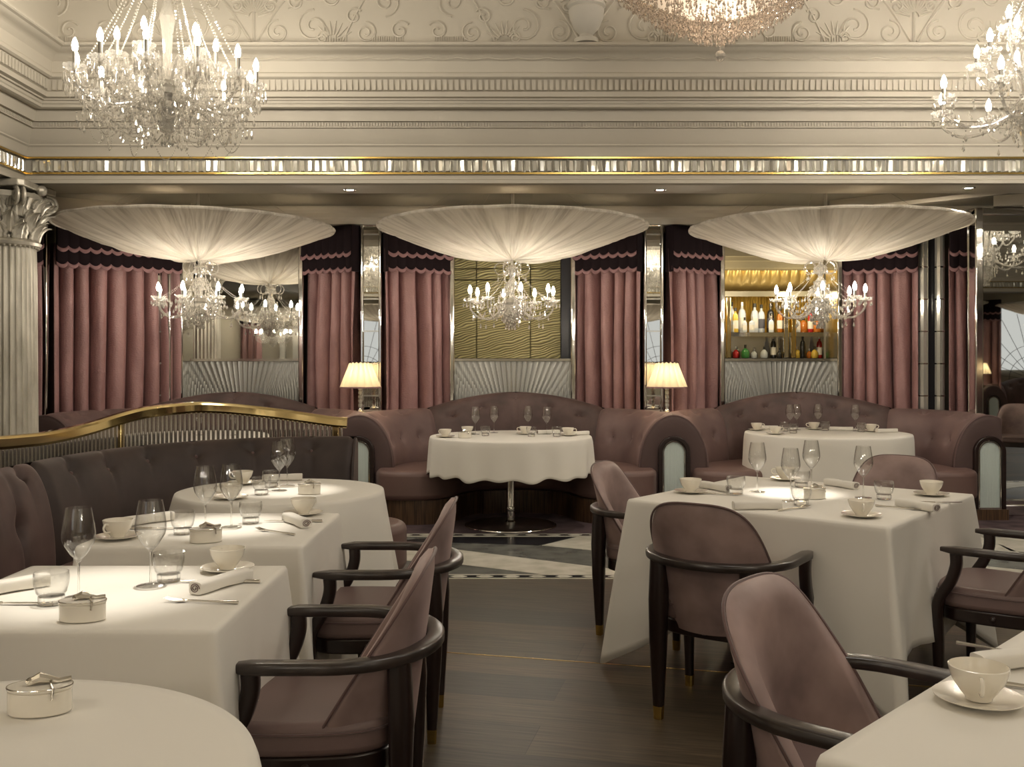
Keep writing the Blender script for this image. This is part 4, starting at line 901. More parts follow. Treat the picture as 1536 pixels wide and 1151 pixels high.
# banquette
bq = thing('tufted_banquette', 'deep buttoned dark velvet banquette curving round the left side tables', 'banquette', (0, 0, 0))
ri = [(-1.97, .9), (-1.97, 2.2), (-1.97, 3.5), (-1.97, 4.22)]; rr = [(-2.12, .9), (-2.12, 2.2), (-2.12, 3.5), (-2.12, 4.24)]
tf = []
for k in range(12): tf += [((k+.5)/12, .78)] + [((k+1)/12, .36)]
tf = [x for x in tf if x[0] < .995]
m, B = sweep(ri, rr, lambda u: .90+.005*u, 260, 24, tf, .050, sig=(.04, .04), creases=.040, back=.06, edge=.03)
o = obj('side_backrest', m, VELVET, bq, sharp=70); 
for b in B: m = MB(); m.ball(b, .012, 8, 5); obj('button', m, PIPING, o)
ri = [(-1.97, 4.24), (-1.95, 4.55), (-1.84, 4.95), (-1.60, 5.32), (-1.25, 5.52), (-.92, 5.56)]; rr = [(-2.12, 4.24), (-2.10, 4.60), (-1.98, 5.04), (-1.70, 5.46), (-1.30, 5.67), (-.92, 5.71)]
m, B = sweep(ri, rr, lambda u: .905+.005*u, 150, 24, [(.13, .72), (.27, .68), (.41, .72), (.56, .7), (.72, .72), (.88, .72)],   .03, sig=(.045, .045), creases=.022, back=.06, edge=.03)
o = obj('corner_backrest', m, VELVET_SHADED, bq, sharp=70); 
for b in B: m = MB(); m.ball(b, .012, 8, 5); obj('button', m, PIPING, o)
m = MB(); m.vprism([(5.54, .2), (5.56, .5), (5.60, .75), (5.66, .87), (5.72, .905), (5.77, .87), (5.78, .2)], -.935, -.915); m.v = [(y, x, z) for x, y, z in m.v]; obj('end_panel', m, VELVET_SHADED, bq, mods=[('bevel', .008, 2)])
so = [(-1.42, .9), (-1.42, 3.9)] + [tuple(p) for p in catmull([(-1.42, 3.9), (-1.38, 4.5), (-1.2, 4.95), (-.95, 5.08), (-.72, 5.14), (-.60, 5.28), (-.60, 5.46), (-.72, 5.60), (-.92, 5.64)], 6)][1:] + [(-1.25, 5.58), (-1.6, 5.4), (-1.86, 5.0), (-1.98, 4.5), (-2.0, 4.2), (-2.0, .9)]
m = MB(); m.prism(so, .20, .46); obj('seat_cushion', m, LEATHER_D, bq, sharp=50, mods=[('bevel', .045, 5, 50)])
cx_, cy_ = -1.5, 4.6; m = MB(); m.prism([(x-.04 if x > -1.7 else x+.02, y+(.04 if y < 5.3 else -.04) if y > 1 else y) for x, y in so], 0, .2); obj('plinth', m, WALNUT, bq, sharp=50)
# ================================================================ ARMCHAIRS
def make_chair():
    t = thing('dining_armchair', '', 'chair', (0, 0, 0), 0, 'mauve velvet dining armchairs')
    R = .26
    P = [(-R+.006, .235), (-R, .18), (-R, .09), (-R, 0)] + [(R*cos(a), R*sin(a)) for a in [pi + pi*k/20 for k in range(1, 20)]] + [(R, 0), (R, .09), (R, .18), (R-.006, .235)]
    m = MB(); nP = len(P); m.tube([(x, y, .611) for x, y in P], lambda q: .55 if q in (0, 1) else 1, 14, sq=(.024, .0155)); obj('arm_rail', m, WOOD_ARM, t, sharp=50)
    for sx in (-1, 1):
        pth = catmull([(sx*.256, .178, .60), (sx*.254, .178, .55), (sx*.251, .200, .485), (sx*.247, .240, .42), (sx*.242, .252, .37)], 5) + [(sx*.240, .25, .2), (sx*.238, .25, .04)]
        m = MB(); m.tube(pth, [1]*(len(pth)-3)+[1, .92, .75], 8, sq=(.020, .022)); l = obj('leg', m, WOOD_LEG, t, sharp=50)
        m = MB(); m.tube([(sx*.238, .25, .045), (sx*.238, .25, 0)], [1.06, .95], 8, sq=(.0155, .017)); obj('brass_tip', m, GOLD, l)
        pth = [(sx*.172, -.180, .60), (sx*.172, -.186, .45), (sx*.174, -.184, .30), (sx*.176, -.178, .05)]
        m = MB(); m.tube(pth, [1.15, 1.25, 1.12, .72], 8, sq=(.026, .026)); l = obj('leg', m, WOOD_LEG, t, sharp=50)
        m = MB(); m.tube([(sx*.176, -.178, .055), (sx*.176, -.178, 0)], [.72, .62], 8, sq=(.026, .026)); obj('brass_tip', m, GOLD, l)
    so = catmull([(-.215, .22), (-.12, .285), (.12, .285), (.215, .22), (.225, .05), (.195, -.10), (.11, -.165), (-.11, -.165), (-.195, -.10), (-.225, .05)], 6, closed=True)
    m = MB(); m.prism(so, .375, .462); s = obj('seat_cushion', m, LEATHER, t, sharp=50, mods=[('bevel', .022, 4, 50)])
    m = MB(); m.tube([(x*1.012, y*1.012, .436) for x, y in so], .0035, 5, closed=True); obj('piping', m, PIPING, s)
    m = MB(); m.prism([(x*.98, y*.97) for x, y in so], .325, .378); f = obj('seat_frame', m, WOOD_LEG, t, sharp=50, mods=[('bevel', .006, 2, 50)])
    for c in ((.222, .05), (-.222, .05), (0, -.172)): m = MB(); m.ball((c[0], c[1], .352), .012, 10, 6); obj('stud', m, WOOD_DK, f)
    def sh(s, z, off):
        ph = s*radians(85); k = (z-.37)/.25
        B = .28 - .11*min(1, k) if k < 1 else .17 - .11*min(1, (z-.62)/.22)
        w = .236 - .02*max(0, (.62-z)/.25)
        x = w*sin(ph); y = -.232 + B*(1-cos(ph)) - (z-.60)*.13
        return (x - sin(ph)*off, y + cos(ph)*off, z)
    def zt(s): return .350 + .483*(max(0, 1-abs(s)**3.2))**.5
    NU, NV = 48, 20; m = MB()
    def S(i): return sin((i/NU*2-1)*pi/2)
    def fo(i, j, lay):
        s = S(i); top = zt(s); z = .350 + (top-.350)*j/NV - (0 if lay == 0 else 0)
        e = min(1, (top-z)/.05) * min(1, (z-.325)/.03); e = max(0, e)**.5; side = min(1, (1-abs(s))/.08)**.5
        if lay == 0: return sh(s*.995, z, .002 + .010*(1-e*side))
        return sh(s*.995, z, .026 + .034*e*side*(1 - .25*abs(s)))
    vs = [fo(i, j, l) for l in (0, 1) for i in range(NU+1) for j in range(NV+1)]; W = NV+1; T = (NU+1)*W; fs = []
    for l in (0, 1):
        for i in range(NU):
            for j in range(NV): fs.append((l*T+i*W+j, l*T+i*W+j+1, l*T+(i+1)*W+j+1, l*T+(i+1)*W+j))
    for i in range(NU): fs.append((i*W+NV, (i+1)*W+NV, T+(i+1)*W+NV, T+i*W+NV)); fs.append((i*W, (i+1)*W, T+(i+1)*W, T+i*W))
    m.add(vs, fs); b = obj('backrest', m, VELVET_CH, t, sharp=75, mods=[('solid', 0.0001)][:0])
    m = MB(); m.tube([sh(S(i)*.998, zt(S(i))+.0, .006) for i in range(NU+1)], .0045, 6); obj('piping', m, PIPING, b)
    return t
chair = Proto(make_chair()); chair.o.scale = (1.03, .97, 1)
def put_chair(x, y, facing_deg, label): return chair.put((x, y, 0), radians(facing_deg-90), label)
put_chair(-.455, 2.585, 180, 'mauve velvet armchair at the first square table, nearest on the left')
put_chair(-.455, 3.60, 180, 'mauve velvet armchair directly behind the nearest left one, at the second square table')
put_chair(.67, 4.86, -28, 'mauve velvet armchair at the far left side of the big square table')
put_chair(.80, 3.69, 55, 'mauve velvet armchair seen from behind at the near left side of the big square table')
put_chair(1.98, 5.13, 232, 'dark mauve armchair beyond the big square table with only its rounded back showing')
put_chair(2.03, 3.87, 141, 'mauve armchair at the right of the big square table, cut by the photo edge')
put_chair(.745, 2.12, -41, 'large mauve velvet armchair in front at the near right table')
put_chair(6.2, 5.1, 120, 'dark armchair seen only in the wall mirror')

# ================================================================ TABLES AND CLOTHS
def table(loc, rz, hw, hd, label, rnd=False, plate=True, group=None, disc=None):
    t = thing('dining_table', label, 'table', (loc[0], loc[1], 0), rz, group)
    m = MB()
    if rnd: m.lathe([(.001, .705), (hw-.01, .705), (hw-.005, .73), (.001, .731)], 64)
    else: m.box(-hw+.008, hw-.008, -hd+.008, hd-.008, .705, .731)
    obj('tabletop', m, WALNUT, t)
    m = MB(); m.lathe([(.034, .02), (.034, .705)], 24); m.lathe([(.045, .01), (.045, .035), (.034, .05)], 24); m.lathe([(.034, .12), (.038, .13), (.038, .15), (.034, .16)], 24); obj('pedestal', m, CHROME, t)
    m = MB()
    if disc: m.lathe([(disc, 0), (disc+.004, .008), (disc-.01, .016), (.05, .02), (.001, .021)], 64)
    else: m.box(-.24, .24, -.24, .24, 0, .014)
    b = obj('base_plate', m, WOOD_DK if disc else CHROME, t, mods=[('bevel', .004, 2)])
    if disc: m = MB(); m.tube([((disc+.002)*cos(a), (disc+.002)*sin(a), .007) for a in [2*pi*k/64 for k in range(64)]], .007, 6, closed=True); obj('chrome_rim', m, CHROME, b)
    return t
def square_cloth(loc, rz, hw, hd, L, Lc, label, lobe=.10, flare=.05, seed=1, group='white square tablecloths', th=None):
    rnd = random.Random(seed); rc = .014; P = []
    cs = [(hw-rc, -hd+rc, -90), (hw-rc, hd-rc, 0), (-hw+rc, hd-rc, 90), (-hw+rc, -hd+rc, 180)]
    # perimeter samples with normals and distance to the next corner
    raw = []
    for k in range(4):
        cx, cy, a0 = cs[k]
        for q in range(9): a = radians(a0 + 90*q/8); raw.append((cx+rc*cos(a), cy+rc*sin(a), cos(a), sin(a)))
        nx, ny, na = cs[(k+1) % 4]; a = radians(a0+90); p = (cx+rc*cos(a), cy+rc*sin(a)); q_ = (nx+rc*cos(radians(na)), ny+rc*sin(radians(na)))
        for q in range(1, 40): w = (1-cos(pi*q/40))/2; raw.append((p[0]+(q_[0]-p[0])*w, p[1]+(q_[1]-p[1])*w, cos(a), sin(a)))
    C = [(sx*hw, sy*hd) for sx in (-1, 1) for sy in (-1, 1)]
    ph = [rnd.uniform(0, 6) for _ in range(4)]; NV = 22; vs = []; n = len(raw)
    def pt(x, y, nx, ny, v):
        c = min(C, key=lambda c: (x-c[0])**2+(y-c[1])**2); d = sqrt((x-c[0])**2+(y-c[1])**2)
        cd = Vector((c[0], c[1])); cd = Vector((math.copysign(.7071, c[0]), math.copysign(.7071, c[1])))
        tg = Vector((-ny, nx)); sd = 1 if tg.dot(cd) > 0 else -1
        cw = exp(-(d/(.012+.105*v))**1.6); hang = L + (Lc-L)*max(0, 1-d/.30)**1.1
        z = ZT - v*hang
        r = min(1, v*hang/.012); off = .004*sqrt(max(0, 1-(1-r)**2)) + flare*v**1.2*(.4+.6*sin(3.1*x+ph[0])**2)
        off += .016*v*sin(9*(x*ny+y*nx)+ph[1])*(1-cw) - .05*v*exp(-((d-.26)/.09)**2)*(lobe/.1)
        q = Vector((x+nx*off, y+ny*off)) + cd*(lobe*cw*v**.85)
        return (q.x, q.y, z - (0 if v else 0))
    for j in range(NV+1):
        v = (j/NV)**1.35
        for (x, y, nx, ny) in raw: vs.append(pt(x, y, nx, ny, v))
    fs = [(j*n+i, j*n+(i+1) % n, (j+1)*n+(i+1) % n, (j+1)*n+i) for j in range(NV) for i in range(n)]
    b = len(vs)
    for w in (.96, .7, .35):
        for (x, y, nx, ny) in raw: vs.append((x*w, y*w, ZT))
    fs += [(i, (i+1) % n, b+(i+1) % n, b+i) for i in range(n)] + [(b+k*n+i, b+k*n+(i+1) % n, b+(k+1)*n+(i+1) % n, b+(k+1)*n+i) for k in range(2) for i in range(n)] + [tuple(b+2*n+i for i in range(n))]
    m = MB(); m.add(vs, fs); o = obj('tablecloth', m, LINEN, None, sharp=70, mods=[('solid', .003, -1)]); o.location = (loc[0], loc[1], 0); o.rotation_euler = (0, 0, rz)
    return tag(o, label, 'tablecloth', group)
def round_cloth(loc, R, L, label, nw=15, amp=.022, flare=.03, seed=1, sag=0):
    rnd = random.Random(seed); ph = [rnd.uniform(0, 6) for _ in range(5)]; N = 240; NV = 18; vs = []
    for w in (.3, .7, .95): vs += [(R*w*cos(2*pi*i/N), R*w*sin(2*pi*i/N), ZT) for i in range(N)]
    for j in range(NV+1):
        v = (j/NV)**1.3
        for i in range(N):
            a = 2*pi*i/N; wv = .6*sin(nw*a+ph[0]+.6*sin(2*a+ph[1])) + .4*sin((nw*.6//1)*a+ph[2])
            r = R + .006*min(1, v*8) + flare*v + amp*wv*v**.8; z = ZT - v*(L + .018*wv + sag*sin(2*a)**2)
            if v == 0: r = R*.995
            vs.append((r*cos(a), r*sin(a), z - .0))
    m = MB(); m.add(vs, [tuple(range(N))] + [(j*N+i, j*N+(i+1) % N, (j+1)*N+(i+1) % N, (j+1)*N+i) for j in range(NV+3) for i in range(N)])
    o = obj('tablecloth', m, LINEN, None, sharp=75, mods=[('solid', .003, -1)]); o.location = (loc[0], loc[1], 0); return tag(o, label, 'tablecloth', 'white round tablecloths')
T1 = ((-1.42-.667)/2, (2.174+2.868)/2); T2 = ((-1.43-.69)/2, (3.17+3.875)/2); T3 = (-1.086, 4.56); T0 = (-.86, 1.35)
T4 = (1.31, 4.35); T5 = (1.27, 1.49); TC = (-.010, 7.99); TR = (2.715, 8.45-.1); TL = (-2.66, 8.05)
for p, w, d, lb, cl, sd in ((T1, .3765, .347, 'first square table on the left under its long white cloth', 'long white cloth on the first square table at the left', 3), (T2, .37, .3525, 'second square table on the left under its long white cloth', 'long white cloth on the second square table at the left', 4)):
    table(p, 0, w, d, lb); square_cloth(p, 0, w, d, .50, .68, cl, seed=sd, lobe=.07, flare=.045)
table(T4, radians(50.5), .575, .565, 'big square table on the right standing cornerwise'); square_cloth(T4, radians(50.5), .575, .565, .50, .72, 'long white cloth on the big cornerwise table', seed=8, lobe=.10, flare=.05)
table(T5, radians(45.5), .575, .565, 'near right table cut by the photo corner'); square_cloth(T5, radians(45.5), .575, .565, .50, .70, 'white cloth on the near right table in the bottom corner', seed=9, lobe=.05)
table(T0, 0, .48, .48, 'small round table in the bottom left corner', True); round_cloth(T0, .49, .55, 'smooth white cloth on the round table in the bottom left corner', 9, .02, .05, 2)
table(T3, 0, .47, .47, 'round table behind the two square left tables', True); round_cloth(T3, .48, .62, 'white cloth on the round table by the dark banquette corner', 10, .05, .085, 5)
table(TC, 0, .66, .66, 'round table in the middle booth on a polished steel column', True, disc=.37); round_cloth(TC, .665, .30, 'short wavy white cloth on the middle booth table', 17, .020, .012, 6)
table(TR, 0, .66, .66, 'round table in the right booth', True, disc=.37); round_cloth(TR, .69, .42, 'white cloth on the right booth table', 11, .014, .012, 7)
table(TL, 0, .6, .6, 'round table in the left booth behind the brass rail', True, disc=.37); round_cloth(TL, .62, .42, 'white cloth on the left booth table seen through the glass rods', 13, .016, .012, 8)

# ================================================================ TABLEWARE
def p_wine():
    t = thing('wine_glass', '', 'glass', group='tulip wine glasses')
    o_ = [(.0045, .092), (.008, .097), (.021, .112), (.037, .138), (.041, .153), (.0405, .168), (.036, .200), (.031, .230)]
    i_ = [(r-.0012, z+(.002 if k < 2 else .0)) for k, (r, z) in enumerate(o_)][::-1]; i_ = i_[:-1] + [(.0005, .0985)]
    m = MB(); m.lathe([(.0005, .090)] + o_ + i_, 28); obj('bowl', m, GLASS, t, sharp=80)
    m = MB(); m.lathe([(.0042, .005), (.0030, .02), (.0027, .05), (.0030, .08), (.0045, .091)], 12); obj('stem', m, REALGLASS, t, sharp=80)
    m = MB(); m.lathe([(.001, 0), (.036, .0003), (.037, .0015), (.02, .0028), (.006, .005), (.001, .0052)], 28); obj('foot', m, GLASS, t)
    return t
def p_tumbler():
    t = thing('water_tumbler', '', 'glass', group='cut base water tumblers')
    o_ = [(.030, .022), (.036, .030), (.041, .050), (.0425, .065), (.041, .080)]; i_ = [(r-.0014, z) for r, z in o_][::-1]
    m = MB(); m.lathe([(.0005, .021)] + o_ + i_[:-1] + [(.027, .024), (.0005, .0235)], 28); obj('glass_wall', m, GLASS, t, sharp=80)
    m = MB(); m.lathe([(.0005, 0), (.029, .0005), (.031, .004), (.0315, .02), (.0005, .0208)], 40, rip=lambda a, j: 1-.02*(int(a*20/pi) % 2)); obj('cut_base', m, REALGLASS, t, sharp=5)
    return t
def p_cup():
    t = thing('tea_cup', '', 'cup', group='white tea cups')
    o_ = [(.001, .001), (.022, .0015), (.023, .006), (.031, .016), (.043, .034), (.048, .048), (.0505, .060)]; i_ = [(r-.002, z+.001) for r, z in o_[2:]][::-1] + [(.001, .008)]
    m = MB(); m.lathe(o_ + i_, 32); obj('bowl', m, PORCELAIN, t, sharp=70)
    m = MB(); m.tube(catmull([(.046, 0, .050), (.062, 0, .052), (.070, 0, .040), (.060, 0, .026), (.040, 0, .024)], 6), .0036, 8); obj('handle', m, PORCELAIN, t)
    return t
def p_saucer():
    m = MB(); m.lathe([(.001, .002), (.025, .001), (.04, .003), (.072, .011), (.0755, .0125), (.076, .014), (.070, .0135), (.04, .0065), (.027, .0045), (.001, .0045)], 40)
    o = obj('saucer', m, PORCELAIN, None, sharp=60); tag(o, '', 'saucer', 'white saucers'); return o
def p_box():
    t = thing('sugar_box', '', 'box', group='oval porcelain boxes')
    el = lambda s: [(.052*s*cos(a), .034*s*sin(a)) for a in [2*pi*k/48 for k in range(48)]]
    m = MB(); m.prism(el(1), 0, .040); obj('body', m, PORCELAIN, t, sharp=50, mods=[('bevel', .003, 2, 50)])
    m = MB(); m.prism(el(1.03), .040, .047); l = obj('lid', m, PORCELAIN, t, sharp=50, mods=[('bevel', .002, 2, 50)])
    m = MB(); m.tube([(x*1.02, y*1.02, .046) for x, y in el(1)], .0012, 5, closed=True); obj('silver_rim', m, STEEL, l)
    m = MB(); m.tube([(-.02, -.004, .050), (.0, .0, .058), (.028, .006, .050), (.048, .012, .052)], [.006, .010, .005, .004], 8); m.ball((-.012, 0, .054), .011, 8, 5, .6); m.ball((.006, .012, .052), .009, 8, 5, .5); m.tube([(.02, -.01, .05), (.03, -.03, .048), (.03, -.0365, .03)], .0022, 6); obj('tongs', m, STEEL, t)
    return t
def p_napkin():
    t = thing('rolled_napkin', '', 'napkin', group='rolled linen napkins')
    m = MB(); P = [(-.10, 0, .016), (-.05, 0, .017), (0, 0, .0175), (.05, 0, .017), (.098, 0, .017)]; m.tube(catmull(P, 4), lambda q: 1 + .05*sin(9*q), 20, sq=(.021, .016)); obj('linen_roll', m, LINEN, t, sharp=60)
    m = MB(); m.tube([(.0995, .016*(1-.8*q/30)*cos(q*.45), .017+.013*(1-.8*q/30)*sin(q*.45)) for q in range(31)], .0013, 5); obj('spiral_end', m, PIPING, t)
    return t
def p_fork():
    m = MB(); m.tube([(-.10, 0, .003), (-.03, 0, .004), (.035, 0, .004)], [.0045, .0024, .003], 8); m.prism([(.035, -.004), (.05, -.011), (.06, -.011), (.06, .011), (.05, .011), (.035, .004)], .003, .0052)
    for k in range(4): m.tube([(.058, -.009+.006*k, .004), (.075, -.009+.006*k, .006), (.092, -.0085+.0057*k, .010)], [.0018, .0016, .0009], 6)
    o = obj('fork', m, STEEL, None, sharp=40); return tag(o, '', 'fork', 'steel forks')
def p_knife():
    m = MB(); m.tube([(-.11, 0, .004), (-.05, 0, .0045), (-.01, 0, .004)], [.0055, .0045, .0035], 8); m.prism([(-.012, -.003), (.03, -.008), (.09, -.007), (.11, .006), (.0, .006), (-.012, .003)], .003, .0048)
    o = obj('knife', m, STEEL, None, sharp=40); return tag(o, '', 'knife', 'steel knives')
W_, TU, CU, SA, BO, NA, FO, KN = (Proto(f()) for f in (p_wine, p_tumbler, p_cup, p_saucer, p_box, p_napkin, p_fork, p_knife))
def item(pr, px, py, label, rz=0., dz=.0015, z=ZT):
    X, Y = on(px, py, z+dz); return pr.put((X, Y, z+dz), rz, label)
def cup(px, py, label, rz=0.):
    X, Y = on(px, py); SA.put((X, Y, ZT+.001), 0, 'white saucer under the ' + label.replace('white ', '')); CU.put((X, Y, ZT+.0062), rz, label)
def wtop(px, ytop): return px, 545 + 1.622*(ytop-545)      # foot row of a standard glass from its rim row
# first square table (left)
item(W_, 118, 897, 'wine glass at the left of the first square table, before the tufted velvet')
item(W_, 226, 879, 'wine glass in the middle of the first square table beside the tumbler')
item(TU, 77, 906, 'water tumbler beside the white box on the first square table'); item(TU, 253, 872, 'water tumbler right of the middle wine glass on the first square table')
cup(341, 857, 'white tea cup at the right of the first square table', 2.2)
item(BO, 124, 930, 'oval white box on the first square table', .1); item(NA, 333, 881, 'rolled napkin at the right of the first square table', radians(244)); item(NA, 14, 888, 'rolled napkin at the left edge of the first square table', radians(50))
item(FO, 300, 904, 'fork beside the right napkin on the first square table', radians(172)); item(KN, 330, 874, 'knife behind the right napkin on the first square table', radians(178)); item(KN, 10, 907, 'knife at the left edge of the first square table', 0)
# second square table (left)
item(W_, 308, 796, 'wine glass at the left of the two on the second square table'); item(W_, 347, 791, 'wine glass right of its twin on the second square table')
item(TU, 274, 801, 'water tumbler behind the boxed sugar on the second square table'); item(TU, 376, 785, 'water tumbler right of the wine glasses on the second square table')
cup(177, 809, 'white tea cup at the left end of the second square table', 4.4); cup(455, 773, 'white tea cup at the far right corner of the second square table', 1)
item(BO, 309, 813, 'oval white box with silver tongs on the second square table', .35); item(NA, 445, 787, 'rolled napkin at the right of the second square table', radians(-57)); item(NA, 222, 785, 'rolled napkin at the far left of the second square table', radians(50))
item(FO, 412, 799, 'fork by the right napkin on the second square table', radians(146)); item(KN, 440, 783, 'knife by the right napkin on the second square table', radians(178)); item(KN, 232, 794, 'knife at the left of the second square table', radians(0))
# round table by the banquette corner
item(W_, 419, 736, 'left one of the two wine glasses on the round table by the banquette corner'); item(W_, 431, 729, 'right one of the two wine glasses on the round table by the banquette corner')
item(TU, 392, 742, 'nearer water tumbler on the round table by the banquette corner'); item(TU, 407, 731, 'farther water tumbler on the round table by the banquette corner')
cup(346, 749, 'white tea cup at the near left of the round banquette corner table', 3.2); cup(364, 727, 'white tea cup at the far left of the round banquette corner table', 3.0)
item(BO, 464, 741, 'oval white box on the round table by the banquette corner', -.1); item(NA, 424, 721, 'rolled napkin at the back of the round banquette corner table', radians(12)); item(NA, 312, 742, 'rolled napkin at the left of the round banquette corner table', radians(110))
item(KN, 445, 731, 'knife at the back of the round banquette corner table', 0)
# round table bottom left corner
item(BO, 60, 1068, 'oval white box with gold label in the bottom left corner of the photo', .15)
# middle booth table
for px, py, n in ((713, 650, 'first'), (741, 648, 'second'), (792, 648, 'third'), (820, 650, 'fourth')): item(W_, px, py+1.5, n + ' wine glass from the left on the middle booth table')
for px, py, n in ((728, 653, 'left'), (797, 654, 'middle'), (835, 654, 'right')): item(TU, px, py+1, n + ' water tumbler on the middle booth table')
for px, py, n, r in ((668, 656.5, 'first', 2.5), (701, 652, 'second', 1), (788, 652, 'third', 3.1), (852, 654, 'fourth', 0)): cup(px, py, 'white tea cup, ' + n + ' from the left on the middle booth table', r)
item(NA, 867, 653, 'rolled napkin at the right rim of the middle booth table', radians(25)); item(NA, 822, 651, 'rolled napkin by the right tumbler on the middle booth table', radians(200)); item(BO, 697, 657, 'oval white box on the middle booth table')
# right booth table
for px, py, n in ((1185, 646, 'first'), (1195, 645, 'second'), (1227, 645, 'third'), (1283, 646.5, 'fourth')): item(W_, px, py, n + ' wine glass from the left on the right booth table')
for px, py, n in ((1177, 647, 'first'), (1190, 650, 'second'), (1238, 646, 'third'), (1292, 648, 'fourth')): item(TU, px, py, n + ' water tumbler from the left on the right booth table')
for px, py, n, r in ((1135, 646, 'first', 0), (1163, 652, 'second', 0), (1221, 645, 'third', 3.1), (1306, 648, 'fourth', 0)): cup(px, py, 'white tea cup, ' + n + ' from the left on the right booth table', r)
item(NA, 1150, 644, 'rolled napkin at the left of the right booth table', radians(-20)); item(NA, 1262, 646, 'rolled napkin in the middle of the right booth table', radians(-15)); item(NA, 1330, 649, 'rolled napkin at the right rim of the right booth table', radians(15))
# big cornerwise table
item(W_, 1136, 738, 'wine glass farthest left on the big cornerwise table'); item(W_, 1186, 752, 'wine glass second from the left on the big cornerwise table'); item(W_, 1217, 733, 'wine glass third from the left on the big cornerwise table'); item(W_, 1295, 747, 'wine glass farthest right on the big cornerwise table')
item(TU, 1104, 741, 'water tumbler left of all glasses on the big cornerwise table'); item(TU, 1202, 731, 'water tumbler at the back of the big cornerwise table'); item(TU, 1202, 758, 'water tumbler near the oval box on the big cornerwise table'); item(TU, 1326, 749, 'water tumbler right of all glasses on the big cornerwise table')
cup(1036, 740, 'white tea cup at the left corner of the big cornerwise table', 1.2); cup(1178, 721, 'white tea cup at the back corner of the big cornerwise table', 3.0); cup(1292, 776, 'white tea cup at the near edge of the big cornerwise table', 4.5); cup(1397, 744, 'white tea cup at the right corner of the big cornerwise table', .5)
item(BO, 1222, 748, 'oval white box in the middle of the big cornerwise table', radians(20)); item(NA, 1072, 735, 'rolled napkin by the left cup on the big cornerwise table', radians(-62)); item(NA, 1136, 764, 'rolled napkin at the near left edge of the big cornerwise table', radians(3))
item(NA, 1262, 731, 'rolled napkin at the back of the big cornerwise table', radians(-66)); item(NA, 1376, 764, 'rolled napkin at the right edge of the big cornerwise table', radians(-66))
item(FO, 1350, 763, 'fork left of the right napkin on the big cornerwise table', radians(-40)); item(KN, 1406, 755, 'knife behind the right napkin on the big cornerwise table', radians(0)); item(FO, 1192, 764, 'fork right of the near napkin on the big cornerwise table', radians(35)); item(KN, 1078, 742, 'knife by the left napkin on the big cornerwise table', radians(-20))
# near right table
cup(1468, 1055, 'large white tea cup on the near right table in the bottom corner', 4.35)
item(NA, 1530, 1000, 'rolled napkin at the right edge of the near right table', radians(15)); item(KN, 1560, 1036, 'knife on the near right table beyond the tea cup', radians(-25)); item(FO, 1512, 980, 'fork at the far side of the near right table', radians(-40))
# left booth table
for px, n in ((215, 'left'), (300, 'middle'), (352, 'right')): item(W_, px, 653, n + ' wine glass on the left booth table behind the glass rods')

# ================================================================ WHAT THE MIRRORS SHOW BEHIND THE CAMERA, AND LIGHTS ADDED FOR IT
dup(booth, (10.83, -2.1, 0), pi, 'velvet booth at the far side of the room seen in the wall mirror')
dup(e0, (9.48, -2.1, 0), pi, 'arched end panel at the far side of the room seen in the wall mirror')
dup(lamp, (9.45, -2.5, .886), 0, 'lit table lamp at the far side of the room seen in the wall mirror')
dup(can, (10.83, -2.1, 2.5), 0, 'silk canopy at the far side of the room seen in the wall mirror'); dup(can, (8.1, -2.1, 2.5), 0, 'second silk canopy at the far side of the room seen in the wall mirror')
for X_ in (5.4, 2.7, 0, -2.7): dup(can, (X_, -2.1, 2.5), 0, 'added lit silk canopy behind the photographer, brightening the mirror reflections')['group'] = 'added silk canopies behind the photographer'  # canopies added with their inner lights so the mirrors reflect a brighter room
k = 0
for x, w in ((9.7, 'beside the leaded window'), (-4.5, 'left of the mirrored strips'), (-6.0, 'in the far corner')):
    dup(curt_c, (x, -2.95, 0), pi, 'rose velvet curtain across the room ' + w + ', seen in a mirror')
def leaded(n, xc, w=.75):
    pw = struct('window_%d' % n, MB().box(xc-w, xc+w, -3.19, -3.15, 1.2, 2.5), emis('daylight_pane', (.85, .86, .84), .38)); m = MB()
    for q in range(13): a = pi*(q+.5)/13; m.tube([(xc+.25*cos(a), -3.13, 1.0+.25*sin(a)), (xc+1.4*cos(a)*min(1, w/1.4/max(.01, abs(cos(a)))), -3.13, 1.0+1.4*sin(a)*min(1, w/1.4/max(.01, abs(cos(a)))))], .006, 4)
    for r in (.5, .72): m.tube([(xc+r*cos(pi*q/30), -3.13, 1.0+r*sin(pi*q/30)) for q in range(31)], .006, 4)
    struct('lead_bars', m, WOOD_DK, pw)
for n, xc in ((4, 10.83), (5, 3.3), (6, -3.3)): leaded(n, xc)  # leftmost glowing window is added to brighten the left pilaster's reflection
for i, x in enumerate((-5.3, -5.0)):
    m = MB(); m.box(x, x+.12, -3.1, -3.0, .4, 2.64); struct('trim_%d' % (13+i), m, ANTIQUE)
dup(rt, (5.58, 5.6, 2.58), .3, 'open-armed chandelier seen only in the wall mirror')
for X_ in (-5.2, -4.0, -1.3, 1.4, 4.1): dup(ch, (X_*1.0, -2.0, 1.9), .3, 'added eight-arm chandelier lighting the alcove behind the photographer')['group'] = 'added chandeliers behind the photographer'  # chandeliers added to light the rear alcove that the mirrors reflect
dup(big, (-2.4, -.1, 3.0), .3, 'added bead-strung chandelier left of the photographer, brightening what the mirrors reflect'); dup(big, (2.5, -.1, 3.0), .3, 'added bead-strung chandelier right of the photographer, brightening what the mirrors reflect'); dup(can, (-5.4, -2.1, 2.5), 0, 'added lit silk canopy behind the photographer, brightening the mirror reflections')['group'] = 'added silk canopies behind the photographer'  # two chandeliers and a canopy added to brighten the mirrored rear room

